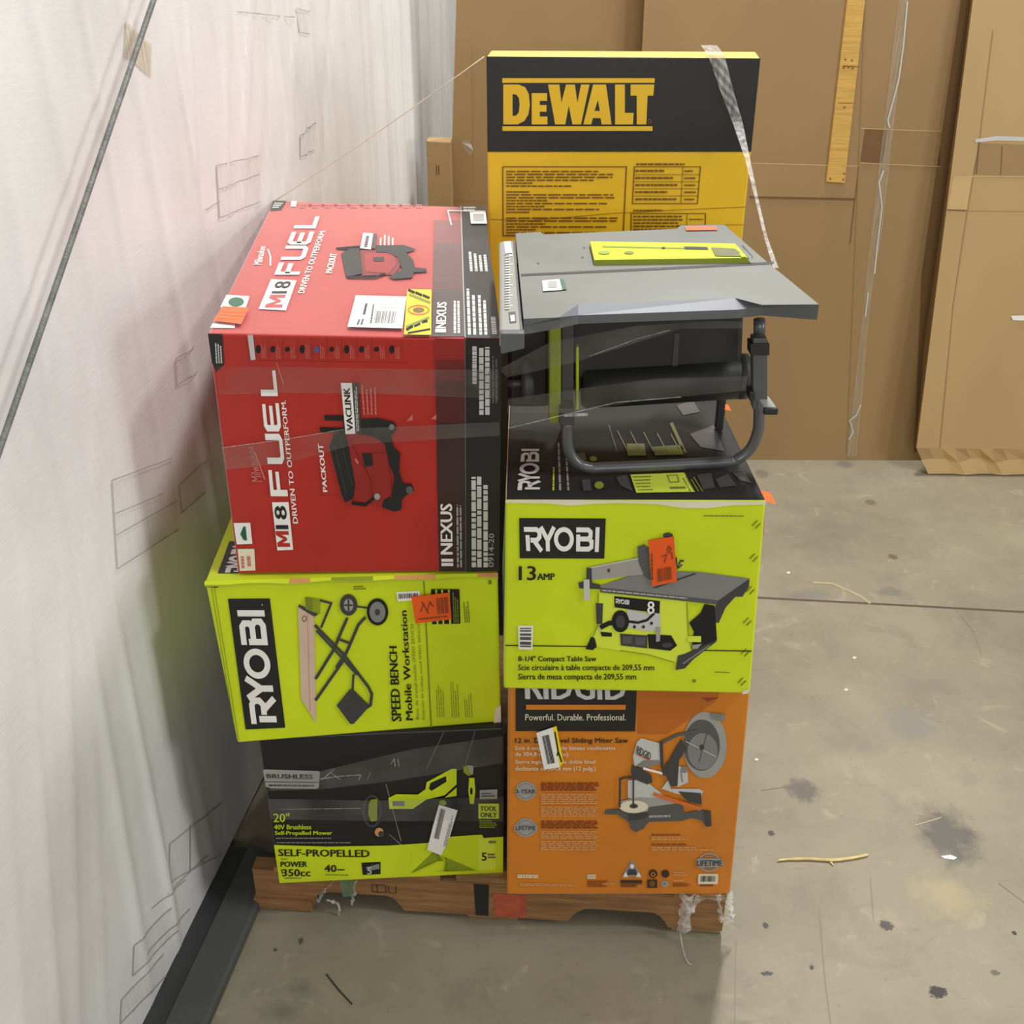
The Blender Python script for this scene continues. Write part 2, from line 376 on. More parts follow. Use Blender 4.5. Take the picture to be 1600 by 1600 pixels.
q.poly([(220,308),(318,275),(358,508),(268,522)], 'white'); q.poly([(318,275),(340,267),(382,480),(358,508)], 'yellow2')
q.barcode([(255,325),(295,315),(332,480),(288,490)], 'black2', 10); q.stroke([(330,300),(350,410),(345,440)], 9, 'black2', 2); q.stroke([(352,420),(372,478)], 9, 'black2', 2)
q.mb.build('barcode_label', rid)['label'] = 'crooked white barcode label with a yellow edge'

# ---- lime table saw carton (on top of it)
C = cuboid(-0.0115, 1.4849, 0.0189, 0.3989, 0.395, Z_RID, Z_SAW)
snap(C, {0: (787,1076), 1: (1172,1084), 4: (790,780), 5: (1197,781), 6: (1120,623), 7: (797,604)})
SAWC = C
mb = carton(C, dict(front='lime', right='lime', back='lime', left='lime', top='black2', bottom='lime')); front, top = faces_of(C)
p = Pen(front, (770, 760, .28125), mb)
p.poly([(60,74),(300,70),(700,76),(1000,82),(1300,80),(1520,84),(1518,98),(1330,102),(1180,118),(1040,116),(900,96),(700,90),(560,94),(420,104),(300,92),(60,88)], 'cream', 1)
p.poly([(145,170),(620,173),(612,390),(148,388)], 'black'); ryobi(p, [(170,215),(588,218),(583,352),(178,346)])
p.textb('13', 145, 430, 235, 508, 'black', .03); p.textb('AMP', 245, 470, 338, 506, 'black', .03)
p.poly([(140,760),(222,760),(218,897),(142,893)], 'white', 2)
p.barcode([(150,880),(150,772),(212,772),(210,882)], 'grey2', 10)
p.stroke([(70,873),(520,880)], 6, 'black2', 1); p.stroke([(1170,902),(1440,906)], 6, 'black2', 1)
p.textb('8-1/4" Compact Table Saw', 140, 933, 568, 972, 'black2', .03)
p.textb('Scie circulaire à table compacte de 209,55 mm', 140, 982, 890, 1024, 'black2', .025)
p.textb('Sierra de mesa compacta de 209,55 mm', 140, 1034, 790, 1078, 'black2', .025)
p.words([(1165,152),(1420,155),(1420,166),(1165,163)], 1, 'olive', dens=.6); p.words([(1230,1020),(1335,1024),(1335,1034),(1230,1030)], 1, 'olive', dens=.8)
for x, y in ((1462,205),(1448,385),(1430,565),(1412,740),(1400,915),(1382,1080)):
    p.stroke([(x-22,y+8),(x+8,y-22)], 7, 'olive', 1); p.stroke([(x-4,y+22),(x+24,y-6)], 7, 'olive', 1)
p.rect(1104, 1068, 1124, 1084, 'olive', 1)
p.poly([(1390,1130),(1425,1122),(1418,1150),(1380,1152)], 'cream', 1)
# saw picture
p.poly([(580,575),(1075,625),(1080,800),(1102,905),(1015,970),(860,925),(700,902),(565,880),(520,850),(578,760)], 'lime2', 1)
p.stroke([(580,580),(578,760),(535,860)], 6, 'limedk', 2); p.stroke([(1072,630),(1080,800),(1100,900)], 6, 'limedk', 2); p.stroke([(700,900),(860,925),(1000,968)], 5, 'limedk', 2)
p.poly([(1245,622),(1425,500),(1422,545),(1385,600),(1345,600),(1290,660),(1252,745),(1235,745),(1222,690),(1238,640)], 'grey3', 2)
p.poly([(1172,640),(1228,650),(1242,840),(1205,872),(1100,890),(1112,795),(1085,745),(1150,690)], 'black2', 2)
p.poly([(1190,860),(1245,845),(1110,950),(1062,1002),(1010,1012),(1022,930),(1060,920)], 'grey3', 3); p.stroke([(1050,975),(1200,870)], 8, 'grey', 4)
p.poly([(560,545),(860,452),(1140,462),(1425,498),(1245,622),(590,548)], 'grey', 3); p.poly([(1110,468),(1130,470),(900,550),(880,548)], 'grey3', 4)
p.poly([(590,546),(1245,618),(1245,642),(590,572)], 'grey2', 4); p.words([(600,555),(1120,605),(1120,616),(600,566)], 1, 'lgrey', 5, dens=.5)
p.poly([(520,438),(800,383),(858,398),(865,470),(545,505)], 'silver', 4); p.ell(637, 452, 7, 10, 'grey3', 5); p.stroke([(520,440),(800,386)], 8, 'lgrey', 5)
p.poly([(514,435),(542,438),(545,520),(590,530),(590,555),(475,550),(468,520),(514,510)], 'grey3', 5); p.poly([(498,500),(530,500),(534,622),(500,610)], 'lgrey', 6)
p.poly([(795,322),(835,310),(858,330),(868,505),(835,485),(800,400)], 'grey2', 5); p.ell(965, 262, 28, 16, 'grey3', 5); p.stroke([(1010,380),(1018,440),(1035,400),(1055,400)], 10, 'grey3', 5); p.stroke([(1022,440),(1045,420)], 8, 'grey3', 5)
p.poly([(668,595),(922,622),(920,692),(670,657)], 'black2', 3); ryobi(p, [(675,608),(752,616),(750,642),(675,634)], 4)
p.textb('8', 852, 622, 890, 692, 'white', .03, 5)
p.poly([(740,668),(850,690),(922,692),(925,790),(840,790),(735,768)], 'lgrey', 3); p.stroke([(745,735),(800,742),(850,728),(890,690)], 14, 'black2', 4)
p.ell(702, 735, 48, 62, 'black2', 4); p.ell(702, 735, 26, 36, 'grey3', 5); p.stroke([(590,770),(640,745),(670,745)], 26, 'black2', 4)
for x, y in ((780,765),(830,765),(875,745)): p.ell(x, y, 8, 9, 'black2', 5)
p.poly([(565,635),(606,635),(602,752),(570,750)], 'grey3', 3); p.poly([(585,750),(605,755),(605,790),(590,790)], 'lgrey', 3)
p.poly([(590,795),(655,800),(655,822),(600,820)], 'black2', 3); p.poly([(540,822),(560,830),(572,878),(550,898),(510,893)], 'black2', 3)
p.poly([(700,805),(852,815),(852,888),(705,872)], 'grey3', 3); p.rect(715, 820, 765, 860, 'grey2', 4); p.rect(785, 825, 840, 868, 'grey2', 4)
p.poly([(852,808),(985,815),(1018,872),(980,902),(860,888)], 'black2', 3); p.poly([(900,765),(925,768),(922,845),(900,850)], 'silver', 5); p.ell(962, 868, 30, 14, 'grey3', 4)
p.poly([(1078,818),(1152,818),(1152,852),(1078,850)], 'lime2', 4); p.poly([(1102,868),(1158,862),(1130,890),(1104,888)], 'silver', 4)
p = Pen(top, (760, 340, .3375), mb)
p.poly([(78,1300),(100,770),(112,770),(94,1300)], 'tanb', 1)
ryobi(p, up(150,1265,172,1068,262,268), 3)
p.words(up(328,1265,330,1115,344,344), 1, 'lime', 2); p.words(up(360,1265,350,1010,366,380), 1, 'silver', 2); p.words(up(402,1265,385,1010,398,420), 1, 'silver', 2)
p.poly([(475,1215),(515,1210),(525,1265),(485,1268)], 'grey3', 2); p.poly([(450,1090),(485,1085),(500,1120),(465,1125)], 'grey3', 2); p.ell(560, 1240, 22, 18, 'limedk', 2); p.ell(530, 1115, 18, 12, 'limedk', 2)
p.poly([(705,1190),(945,1180),(995,1272),(735,1277)], 'lime2', 2); p.words([(715,1195),(800,1192),(830,1270),(745,1272)], 5, 'olive', 3, fill=.3); p.stroke([(872,1195),(915,1193),(925,1225),(885,1228)], 4, 'olive', 3, True); p.words([(880,1245),(955,1243),(965,1262),(890,1264)], 1, 'olive', 3)
p.poly([(685,1045),(765,1045),(775,1100),(690,1102)], 'olive', 2)
for k in range(5): p.stroke([(640+k*60,985+k*4),(690+k*58,1080)], 5, 'olive', 2)
p.poly([(800,1060),(930,1050),(945,1095),(815,1100)], 'olive', 2); p.stroke([(880,950),(945,1090)], 14, 'olive', 2); p.stroke([(600,960),(640,1080)], 5, 'grey2', 2)
for P in ([(960,1000),(1060,960),(1110,1080),(1010,1060)], [(900,870),(970,850),(1000,900),(930,915)], [(1080,1210),(1130,1185),(1170,1240),(1100,1250)], [(1000,1190),(1060,1180),(1080,1250),(1030,1260)], [(1150,1180),(1200,1180),(1230,1230),(1180,1215)], [(640,1200),(690,1190),(720,1270),(660,1240)]):
    p.poly(P, 'grey3', 1)
for k in range(4): p.words(up(970+k*18,1270,930+k*16,1195,940+k*16,980+k*18), 1, 'limedk', 2)
saw = mb.build('cardboard_box')
tag(saw, 'lime green cardboard carton with a table saw picture, stacked on the orange carton', 'box', 'product cartons on the pallet')
q = Pen(front, (770, 760, .28125), base=.0042)
q.poly([(855,285),(998,263),(1016,510),(876,536)], 'sticker'); q.barcode([(905,440),(985,425),(990,495),(910,510)], 'rust', 14)
q.stroke([(930,372),(958,362),(945,405)], 7, 'rust', 2); q.stroke([(962,352),(985,330),(968,315),(960,340)], 7, 'rust', 2); q.stroke([(972,355),(985,350),(990,388)], 7, 'rust', 2); q.words(up(868,500,866,300,882,888), 1, 'rust', 2)
q.mb.build('price_sticker', saw)['label'] = 'orange price sticker with handwriting'
# orange stickers on its right flank, one curling out past the edge
for a, b, o in (((C[5]*.97+C[6]*.03)-Vector((0,0,.008)), .035, .0), ((C[6]*.97+C[5]*.03)-Vector((0,0,.002)), -.03, .0)):
    d = (C[6]-C[5]).normalized(); nrm = Vector((d.y, -d.x, 0)).normalized(); q2 = MB(); a = a+nrm*.002
    e = a+d*b; q2.face([a, e, e+Vector((0,0,-.06))+nrm*.004, a+Vector((0,0,-.06))+nrm*.004], ink('sticker'))
    q2.face([a, e, e+nrm*.016-Vector((0,0,.004)), a+nrm*.018-Vector((0,0,.006))], ink('sticker'))
    q2.build('price_sticker', saw)['label'] = 'orange sticker folded over the right edge'

# ---- black and lime mower carton (bottom left)
C = cuboid(-0.4439, 1.5294, 0.0639, 0.4275, 0.55, ZP, Z_MOW)
snap(C, {0: (437,1379), 1: (786,1362)})
u, v = project(C[4]); C[4] = at_z(437-.148*(1379-v), v, Z_MOW); u, v = project(C[5]); C[5] = at_z(787, v, Z_MOW)
mb = carton(C, ALL('black')); front, top = faces_of(C)
p = Pen(front, (380, 1120, .2625), mb)
p.poly([(178,762),(500,772),(870,765),(1095,750),(1240,712),(1420,700),(1432,720),(1570,712),(1570,940),(1000,960),(600,975),(210,995)], 'lime', 1)
p.poly([(1100,785),(1180,815),(1400,915),(1570,905),(1570,945),(1000,960),(1000,800)], 'lime', 2); p.poly([(1130,800),(1390,912),(1000,925)], 'limedk', 2)
p.poly([(1400,720),(1500,725),(1500,910),(1400,912)], 'lime2', 2); p.rect(1460, 735, 1505, 750, 'olive', 3)
p.poly([(115,318),(130,312),(450,322),(458,332),(450,420),(438,428),(160,425),(135,415)], 'silver', 1); p.text('BRUSHLESS', [(140,338),(415,342),(415,368),(143,364)], 'grey3', .03); p.stroke([(130,385),(448,390)], 4, 'grey3', 2); p.words([(150,398),(445,402),(445,418),(155,415)], 1, 'grey3', 2, dens=.7)
p.textb('20"', 182, 572, 275, 625, 'lime', .02); p.textb('40V Brushless', 185, 640, 405, 668, 'lime', .03); p.textb('Self-Propelled Mower', 190, 677, 530, 708, 'lime', .03)
p.words([(195,715),(525,715),(525,727),(195,727)], 1, 'grey', 2, ragged=0, dens=.6); p.words([(200,741),(640,741),(640,753),(200,753)], 1, 'grey', 2, ragged=0, dens=.6)
p.text('SELF-PROPELLED', [(210,785),(750,790),(752,832),(212,826)], 'black', .04, 3)
p.words([(225,838),(280,838),(280,850),(225,850)], 1, 'olive', 3); p.textb('POWER', 225, 858, 380, 890, 'black2', .03, 3); p.textb('350cc', 235, 903, 400, 945, 'black2', .03, 3); p.stroke([(228,905),(236,930)], 6, 'black2', 3); p.words([(245,950),(395,950),(395,962),(245,962)], 1, 'olive', 3)
p.textb('40', 485, 878, 555, 920, 'black', .03, 3); p.words([(560,900),(625,900),(625,914),(560,914)], 1, 'black2', 3); p.words([(490,930),(665,935),(665,945),(490,940)], 1, 'olive', 3)
p.poly([(705,865),(818,860),(818,932),(712,937)], 'black2', 3); p.poly([(730,890),(810,870),(812,900),(740,912)], 'grey', 4); p.textb('5', 740, 890, 765, 930, 'lgrey', .03, 5)
p.textb('5', 1420, 805, 1448, 852, 'black', .03, 4); p.words([(1455,808),(1508,808),(1508,840),(1455,840)], 2, 'grey2', 4)
p.ell(768, 560, 60, 98, 'grey3', 1, ring=16); p.poly([(760,492),(800,488),(797,618),(762,622),(745,580),(748,520)], 'limedk', 2)
p.poly([(860,548),(1010,545),(1090,490),(1270,470),(1300,560),(1260,640),(900,660),(800,620)], 'black2', 1); p.ell(810, 685, 26, 26, 'tan', 2); p.ell(822, 695, 18, 18, 'grey3', 3)
p.poly([(865,482),(910,460),(1040,462),(1085,430),(1092,388),(1240,308),(1270,308),(1270,400),(1200,465),(1090,492),(1010,547),(870,547)], 'lime', 2, [[(1105,425),(1115,392),(1208,350),(1210,385),(1120,440)]])
p.poly([(1270,420),(1270,470),(1200,480)], 'lime', 2); p.rect(890, 500, 960, 528, 'grey', 3); p.ell(1188, 512, 22, 18, 'limedk', 2)
p.poly([(1345,362),(1375,362),(1382,440),(1372,518),(1350,516),(1340,440)], 'lime', 2); p.ell(1358, 440, 8, 22, 'black2', 3); p.poly([(1310,295),(1345,285),(1370,290),(1368,340),(1340,350),(1312,330)], 'limedk', 2); p.poly([(1340,290),(1370,290),(1368,340),(1345,330)], 'silver', 3)
p.stroke([(1192,90),(1090,310)], 8, 'grey2', 1); p.stroke([(1382,60),(1320,290)], 8, 'grey2', 1)
p.poly([(1408,435),(1512,430),(1512,488),(1408,490)], 'silver', 2); p.words([(1418,448),(1500,446),(1500,476),(1418,478)], 2, 'grey2', 3)
p.poly([(1400,515),(1522,515),(1522,605),(1400,605)], 'lime', 2); p.textb('TOOL', 1412, 530, 1508, 558, 'black', .03, 3); p.textb('ONLY', 1412, 568, 1508, 596, 'black', .03, 3); p.words([(1405,612),(1522,612),(1522,662),(1405,662)], 4, 'limedk', 2)
mow = mb.build('cardboard_box')
tag(mow, 'black cardboard carton with a lime bottom stripe and mower picture, on the pallet', 'box', 'product cartons on the pallet')
q = Pen(front, (380, 1120, .2625), base=.0042)
q.poly([(1165,515),(1276,548),(1225,720),(1178,815),(1095,782),(1130,640)], 'white'); q.barcode([(1175,535),(1205,545),(1165,720),(1135,710)], 'grey2', 14); q.words(up(1190,760,1240,560,1262,1212), 3, 'grey', 2)
q.mb.build('barcode_label', mow)['label'] = 'slanted white barcode label'

# ---- lime folding bench carton (middle left)
C = cuboid(-0.4867, 1.5231, 0.0862, 0.4671, 0.5, Z_MOW, Z_BEN)
snap(C, {0: (371,1161), 1: (783,1128), 4: (320,908), 5: (778,895)})
u, v = project(C[7]); C[7] = at_z(320+.40*(908-v), v, Z_BEN)
mb = carton(C, ALL('lime')); front, top = faces_of(C)
p = Pen(front, (300, 860, .3125), mb)
p.poly([(188,242),(410,240),(480,885),(272,895)], 'black'); ryobi(p, up(303,866,236,296,380,438), 3, .21)
p.poly([(368,268),(372,268),(372,275),(368,275)], 'white', 3)
p.poly([(556,280),(560,268),(640,310),(660,318),(640,330),(620,320)], 'grey3', 3); p.poly([(556,280),(638,322),(640,862),(565,742)], 'tanb', 2); p.stroke([(605,310),(610,800)], 3, 'tan', 3); p.ell(588, 340, 12, 16, 'grey2', 3, ring=4)
p.poly([(592,230),(668,240),(668,318),(595,292)], 'limedk', 4); p.poly([(592,230),(630,236),(630,300),(595,292)], 'olive', 5)
for s_, w in (([(640,372),(785,520),(905,680),(922,715),(915,770),(890,785)],15), ([(648,400),(770,530),(850,620)],12), ([(640,642),(735,495),(778,395),(805,335)],15), ([(638,748),(775,560),(825,450),(860,370),(895,332)],15), ([(665,246),(725,262),(672,385)],12), ([(832,618),(826,700)],12), ([(750,438),(822,466)],13), ([(855,278),(915,287)],9), ([(745,585),(815,480)],12)):
    p.stroke(s_, w, 'grey3', 4)
p.ell(812, 270, 44, 54, 'grey3', 4); p.ell(812, 270, 24, 32, 'silver', 5); p.stroke([(812,240),(812,300)], 8, 'grey3', 6); p.stroke([(790,270),(834,270)], 8, 'grey3', 6)
p.ell(955, 305, 53, 68, 'black2', 4); p.ell(955, 305, 39, 52, 'grey', 5); p.ell(955, 305, 12, 16, 'grey3', 6)
p.poly([(745,772),(812,692),(830,692),(905,768),(905,780),(830,862),(812,862)], 'grey3', 5)
for k in range(4): p.stroke([(765+k*22,792+k*20-44),(815+k*22,735+k*20)], 3, 'grey2', 6)
p.text('SPEED BENCH', up(1018,850,1010,480,1048,1068), 'black2', .035); p.text('Mobile Workstation', up(1090,845,1066,300,1098,1124), 'black2', .025)
p.text('Banc de travail mobile SPEED BENCH', up(1138,842,1115,370,1130,1154), 'olive', 0); p.text('Estación de trabajo móvil SPEED BENCH', up(1168,842,1148,370,1164,1186), 'olive', 0)
p.stroke([(1180,118),(1212,886)], 6, 'olive', 1)
p.poly([(1048,206),(1160,200),(1163,245),(1055,253)], 'white', 2); p.barcode([(1058,215),(1155,210),(1157,232),(1060,240)], 'grey2', 20)
p.poly([(1215,192),(1350,192),(1354,365),(1220,368)], 'black2', 2)
for x in (1240, 1268, 1300): p.stroke([(x,194),(x+6,366)], 8, 'lime', 3)
p.words(up(1320,360,1315,200,1345,1348), 3, 'olive', 3); p.words(up(1372,360,1365,245,1392,1402), 3, 'olive', 2)
for x in (1238, 1308, 1372): p.words(up(x,832,x-6,650 if x < 1370 else 710,x+34,x+42), 4, 'olive', 2, fill=.3)
p.poly([(1518,790),(1552,770),(1558,872),(1510,875)], 'cream', 1); p.rect(1485, 148, 1500, 168, 'olive', 1); p.words([(838,175),(910,172),(910,195),(838,198)], 2, 'olive', 1)
p.poly([(60,158),(300,150),(620,140),(1000,128),(1000,138),(620,152),(300,160),(95,172)], 'tan', 1)
p.poly([(62,160),(140,158),(170,168),(130,185),(75,182)], 'black2', 2); p.stroke([(115,185),(235,950)], 4, 'limedk', 1); p.stroke([(100,190),(222,950)], 3, 'olive', 1)
p = Pen(top, (300, 800, .1), mb)
p.poly([(400,958),(590,440),(1800,400),(1900,950)], 'black', 1); ryobi(p, up(505,955,640,520,1000,900), 3)
ben = mb.build('cardboard_box')
tag(ben, 'lime green cardboard carton with a folding bench picture, between the red and the mower carton', 'box', 'product cartons on the pallet')
q = Pen(front, (300, 860, .3125), base=.0042)
q.poly([(1120,225),(1302,204),(1312,338),(1140,360)], 'sticker'); q.barcode([(1240,232),(1295,226),(1300,305),(1246,312)], 'rust', 10)
q.stroke([(1165,300),(1180,260),(1195,300),(1210,250),(1225,275)], 7, 'rust', 2); q.stroke([(1170,250),(1205,310)], 6, 'rust', 2); q.words([(1150,330),(1300,315),(1302,328),(1152,345)], 1, 'rust', 2)
q.mb.build('price_sticker', ben)['label'] = 'orange price sticker with handwriting'
# loose top flap of that carton, its front lip standing proud
fl = MB(); A, B = C[4], C[5]; d = (C[7]-C[4]).normalized(); n = Vector((0,0,1)); o = (A-B).cross(n).normalized(); o = o if o.y < 0 else -o
N = 14; rows = []
for k in range(N+1):
    t = k/N; base = A*(1-t)+B*t; w = .0035+.0022*math.sin(k*1.9)+.001*math.sin(k*5.1)
    rows.append((base+o*.0015+n*.0012, base+o*(.004+w*.6)-n*(.002+w*.4), base+o*.0012-n*(.009+w*.5)))
for a, b in zip(rows, rows[1:]):
    fl.face([a[0], a[1], b[1], b[0]], ink('tan' if random.random() < .2 else 'limedk' if random.random() < .3 else 'lime')); fl.face([a[1], a[2], b[2], b[1]], ink('lime'))
fl.build('flap', ben)['label'] = 'crushed flap edge showing bare cardboard'

# ---- red and black vacuum carton (top left)
C = cuboid(-0.446, 1.5447, 0.0549, 0.4295, 0.78, Z_BEN+.003, Z_RED)
snap(C, {0: (372,897), 1: (780,892), 4: (325,521), 5: (784,530), 6: (757,324), 7: (427,314)})
REDC = C
mb = carton(C, ALL('red')); front, top = faces_of(C)
p = Pen(front, (320, 500, .3), mb)
p.poly([(10,68),(95,72),(104,232),(62,272),(38,222)], 'black', 1); p.words(up(58,225,52,105,92,98), 3, 'lgrey', 2)
for k, c in enumerate(('red2','brown3','brown2','brown2','brown','brown','brown')):
    y0, y1 = 95+k*110, 95+(k+1)*110 if k < 6 else 1306; p.poly([(1212+k*1.2,y0),(1362,y0),(1362,y1),(1214+k*1.2 if k < 6 else 1228,y1)], c, 1)
p.poly([(1368,95),(1560,95),(1545,1310),(1366,1310)], 'black', 1); p.stroke([(1364,95),(1364,1306)], 5, 'grey2', 2)
for x, y0, y1, n in ((1398,330,130,1),(1432,490,130,1),(1462,490,130,1),(1392,1285,790,1),(1420,1285,810,1),(1452,1285,850,1)):
    p.words(up(x,y0,x,y1,x+26,x+26), n, 'lgrey', 2, fill=.85, ragged=.05, dens=.8)
p.words(up(1480,430,1478,130,1528,1528), 3, 'grey2', 2, ragged=.5)
p.text('0914-20', up(1478,1282,1482,1108,1508,1506), 'silver', .02, 3)
fuel(p, up(352,916,293,262,382,444))
p.poly([(358,950),(446,948),(469,1195),(385,1199)], 'white', 2); p.text('18', up(378,1085,370,970,432,446), 'black', .03, 3)
p.text('DRIVEN TO OUTPERFORM.', up(470,1058,410,418,435,496), 'white', .02)
p.text('Milwaukee', up(252,842,222,660,262,310), 'pink', .02); p.stroke([(322,832),(285,730),(270,690)], 8, 'pink', 3)
p.poly([(233,78),(262,76),(276,206),(250,209)], 'lgrey', 2); p.stroke([(285,212),(1068,222)], 3, 'red2', 2)
for k in range(10):
    x = 290+k*78; p.stroke([(x+52,80),(x+54,212)], 2, 'red2', 2); p.ell(x, 152, 13, 22-(k % 3)*5, 'black2' if k != 4 else 'blue', 2); p.words(up(x+18,200,x+14,120,x+40,x+44), 3, 'pink', 2, fill=.4)
p.poly([(728,325),(785,325),(802,590),(750,592)], 'white', 5); p.text('VACLINK', up(760,572,740,350,774,790), 'black2', .03, 6)
p.poly([(787,325),(820,328),(832,588),(804,590)], 'grey3', 5); p.words(up(806,575,796,345,812,822), 2, 'lgrey', 6); p.words(up(838,492,826,330,915,918), 4, 'pink', 2, fill=.4)
p.poly([(640,495),(760,497),(760,525),(640,522)], 'black2', 3); p.poly([(613,557),(745,560),(745,588),(617,583)], 'black2', 3)
p.poly([(760,590),(905,598),(955,650),(975,760),(985,900),(930,960),(800,940),(760,700)], 'red2', 3); p.stroke([(770,620),(880,830),(890,930)], 5, 'darkred', 4); p.stroke([(840,690),(960,690)], 5, 'darkred', 4)
p.poly([(690,592),(748,585),(765,650),(800,860),(785,930),(742,950),(725,900),(664,660)], 'black', 4); p.stroke([(690,650),(750,900)], 4, 'grey3', 5); p.stroke([(720,620),(785,860)], 3, 'grey3', 5)
p.poly([(735,518),(920,508),(1005,530),(1016,570),(985,602),(1000,662),(1032,690),(1026,790),(1048,848),(1090,850),(1102,885),(1065,908),(1040,930),(1036,985),(1000,995),(935,972),(948,930),(985,920),(1000,810),(972,740),(955,645),(905,608),(820,590),(740,590)], 'black', 4)
p.poly([(835,692),(885,692),(892,755),(850,762)], 'black', 5); p.stroke([(778,950),(850,960),(905,915)], 16, 'black2', 5); p.ell(912, 915, 16, 16, 'silver', 6); p.ell(990, 553, 14, 15, 'grey', 6); p.ell(1078, 880, 18, 20, 'grey2', 6); p.stroke([(800,720),(815,745)], 10, 'pink', 5); p.poly([(1065,525),(1095,488),(1098,520)], 'pink', 2); p.poly([(1188,512),(1218,488),(1218,516)], 'pink', 2)
p.text('PACKOUT', up(630,892,604,645,632,652), 'white', .03, 3); p.stroke([(610,640),(615,915),(715,918)], 2, 'red2', 2)
p.poly([(152,1058),(241,1056),(252,1165),(168,1168)], 'white', 2); p.poly([(205,1075),(216,1075),(224,1148),(205,1145),(188,1115)], 'green', 3)
p.poly([(172,1192),(262,1190),(268,1302),(184,1305)], 'cream', 2); p.words(up(192,1290,186,1205,206,212), 1, 'pink', 3, dens=2, fill=.8); p.words(up(224,1280,218,1210,240,246), 1, 'pink', 3, dens=2, fill=.8)
p.text('NEXUS', up(1236,1215,1236,955,1296,1298), 'white', .03, 3); p.rect(1240, 1240, 1300, 1256, 'white', 3); p.rect(1240, 1262, 1300, 1278, 'white', 3)
p.words(up(1316,1285,1314,940,1346,1348), 2, 'silver', 3, ragged=.1)
MG = [(0,1),(0,0),(.26,0),(.5,.52),(.74,0),(1,0),(1,1),(.76,1),(.76,.42),(.58,.82),(.42,.82),(.24,.42),(.24,1)]
for qq in (up(387,1180,376,1098,445,454),): p.poly([quad_map(qq, a, 1-b) for a, b in MG], 'red', 3)
# creased clear tape across the upper front is separate film
p = Pen(top, (320, 290, .3), mb)
p.poly([(1340,100),(1465,104),(1545,800),(1366,800)], 'black', 1); p.stroke([(1338,110),(1362,795)], 6, 'silver', 2)
for k, c in enumerate(('brown3','brown2','brown2','brown','brown')):
    y0, y1 = 185+k*121, 185+(k+1)*121; x0 = 1205-15*(k/5); x1 = 1343+3*k
    p.poly([(x0,y0),(x1,y0),(x1+3,y1),(x0-3,y1)], c, 1)
fuel(p, up(367,474,492,168,606,500))
p.poly([(350,497),(486,503),(432,658),(286,650)], 'white', 2); p.poly([quad_map(up(318,644,348,578,430,412), a, 1-b) for a, b in MG], 'red', 3); p.text('18', up(352,570,378,510,462,436), 'black', .03, 3)
p.text('DRIVEN TO OUTPERFORM.', up(493,568,608,240,638,528), 'white', .02); p.text('Milwaukee', up(252,420,282,325,318,300), 'white', .02); p.stroke([(345,428),(345,380),(330,340)], 8, 'white', 3)
p.text('PACKOUT', up(638,465,664,365,700,674), 'white', .03, 3)
p.poly([(455,85),(485,85),(478,115),(450,113)], 'white', 2)
for k in range(10):
    x = 500+k*68; p.words([(x,98),(x+40,98),(x+38,122),(x-2,122)], 2, 'pink', 2, fill=.6); p.ell(x+55, 105, 8, 5, 'darkred', 2)
p.poly([(345,80),(385,75),(430,80),(400,130),(340,135)], 'black', 1); p.words([(365,90),(415,92),(398,122),(350,124)], 3, 'lgrey', 2)
p.poly([(690,333),(820,322),(835,312),(850,345),(700,342)], 'black2', 3); p.poly([(722,365),(765,340),(815,338),(835,470),(748,488)], 'black', 4)
p.poly([(820,345),(1010,350),(1035,420),(1000,475),(830,480)], 'darkred', 3); p.poly([(840,360),(990,362),(1010,420),(970,470),(850,460)], 'red2', 4)
p.poly([(905,322),(1050,322),(1110,345),(1060,362),(1095,400),(1105,440),(1160,445),(1170,460),(1100,465),(1090,492),(1000,500),(968,488),(1040,450),(1015,385),(960,360),(905,360)], 'black', 5); p.stroke([(755,488),(900,490),(950,470)], 10, 'black2', 5); p.rect(890, 385, 945, 408, 'black', 5)
p.poly([(836,258),(888,262),(876,346),(820,340)], 'white', 6); p.words(up(838,335,850,270,872,860), 1, 'grey3', 7, dens=2, fill=.8); p.poly([(890,262),(908,265),(900,342),(880,340)], 'grey3', 6); p.words(up(916,318,918,262,1000,1000), 4, 'white', 2, fill=.4)
p.poly([(105,577),(237,585),(215,652),(65,640)], 'white', 2); p.ell(165, 615, 42, 24, 'green', 3); p.poly([(20,746),(75,662),(172,668),(160,748)], 'white', 2)
p.text('NEXUS', up(1212,750,1220,618,1268,1264), 'white', .03, 3); p.rect(1210, 755, 1265, 772, 'white', 3); p.words(up(1300,775,1300,610,1336,1340), 2, 'white', 3, ragged=0, fill=.6)
for x in (1375, 1402, 1432, 1458): p.words(up(x,782,x-8,545+(x-1375)*.5,x+8,x+18), 1, 'white', 2, fill=.8, ragged=.1)
p.words(up(1496,780,1490,690,1516,1524), 1, 'white', 2, fill=.9, ragged=0); p.words(up(1380,455,1372,350,1470,1482), 4, 'lgrey', 2, fill=.55)
p.words([(1350,112),(1415,112),(1418,138),(1352,138)], 2, 'white', 2, dens=2)
p.stroke([(1290,212),(1272,136),(1465,140)], 6, 'white', 3)
red = mb.build('cardboard_box')
tag(red, 'red and black cardboard carton with a vacuum picture, topmost of the left stack', 'box', 'product cartons on the pallet')
q = Pen(top, (320, 290, .3), base=.0042)
q.poly([(800,590),(1062,596),(1042,760),(758,752)], 'white'); q.barcode([(905,672),(1015,675),(1005,735),(895,732)], 'grey', 20); q.words(up(800,742,815,705,850,840), 2, 'grey2', 2); q.words(up(830,690,845,630,868,856), 1, 'grey3', 2); q.words(up(870,735,890,605,905,888), 1, 'grey2', 2); q.words([(930,610),(1050,612),(1046,660),(926,658)], 3, 'lgrey', 2)
q.mb.build('shipping_label', red)['label'] = 'white shipping label with barcode'
q = Pen(top, (320, 290, .3), base=.0042)
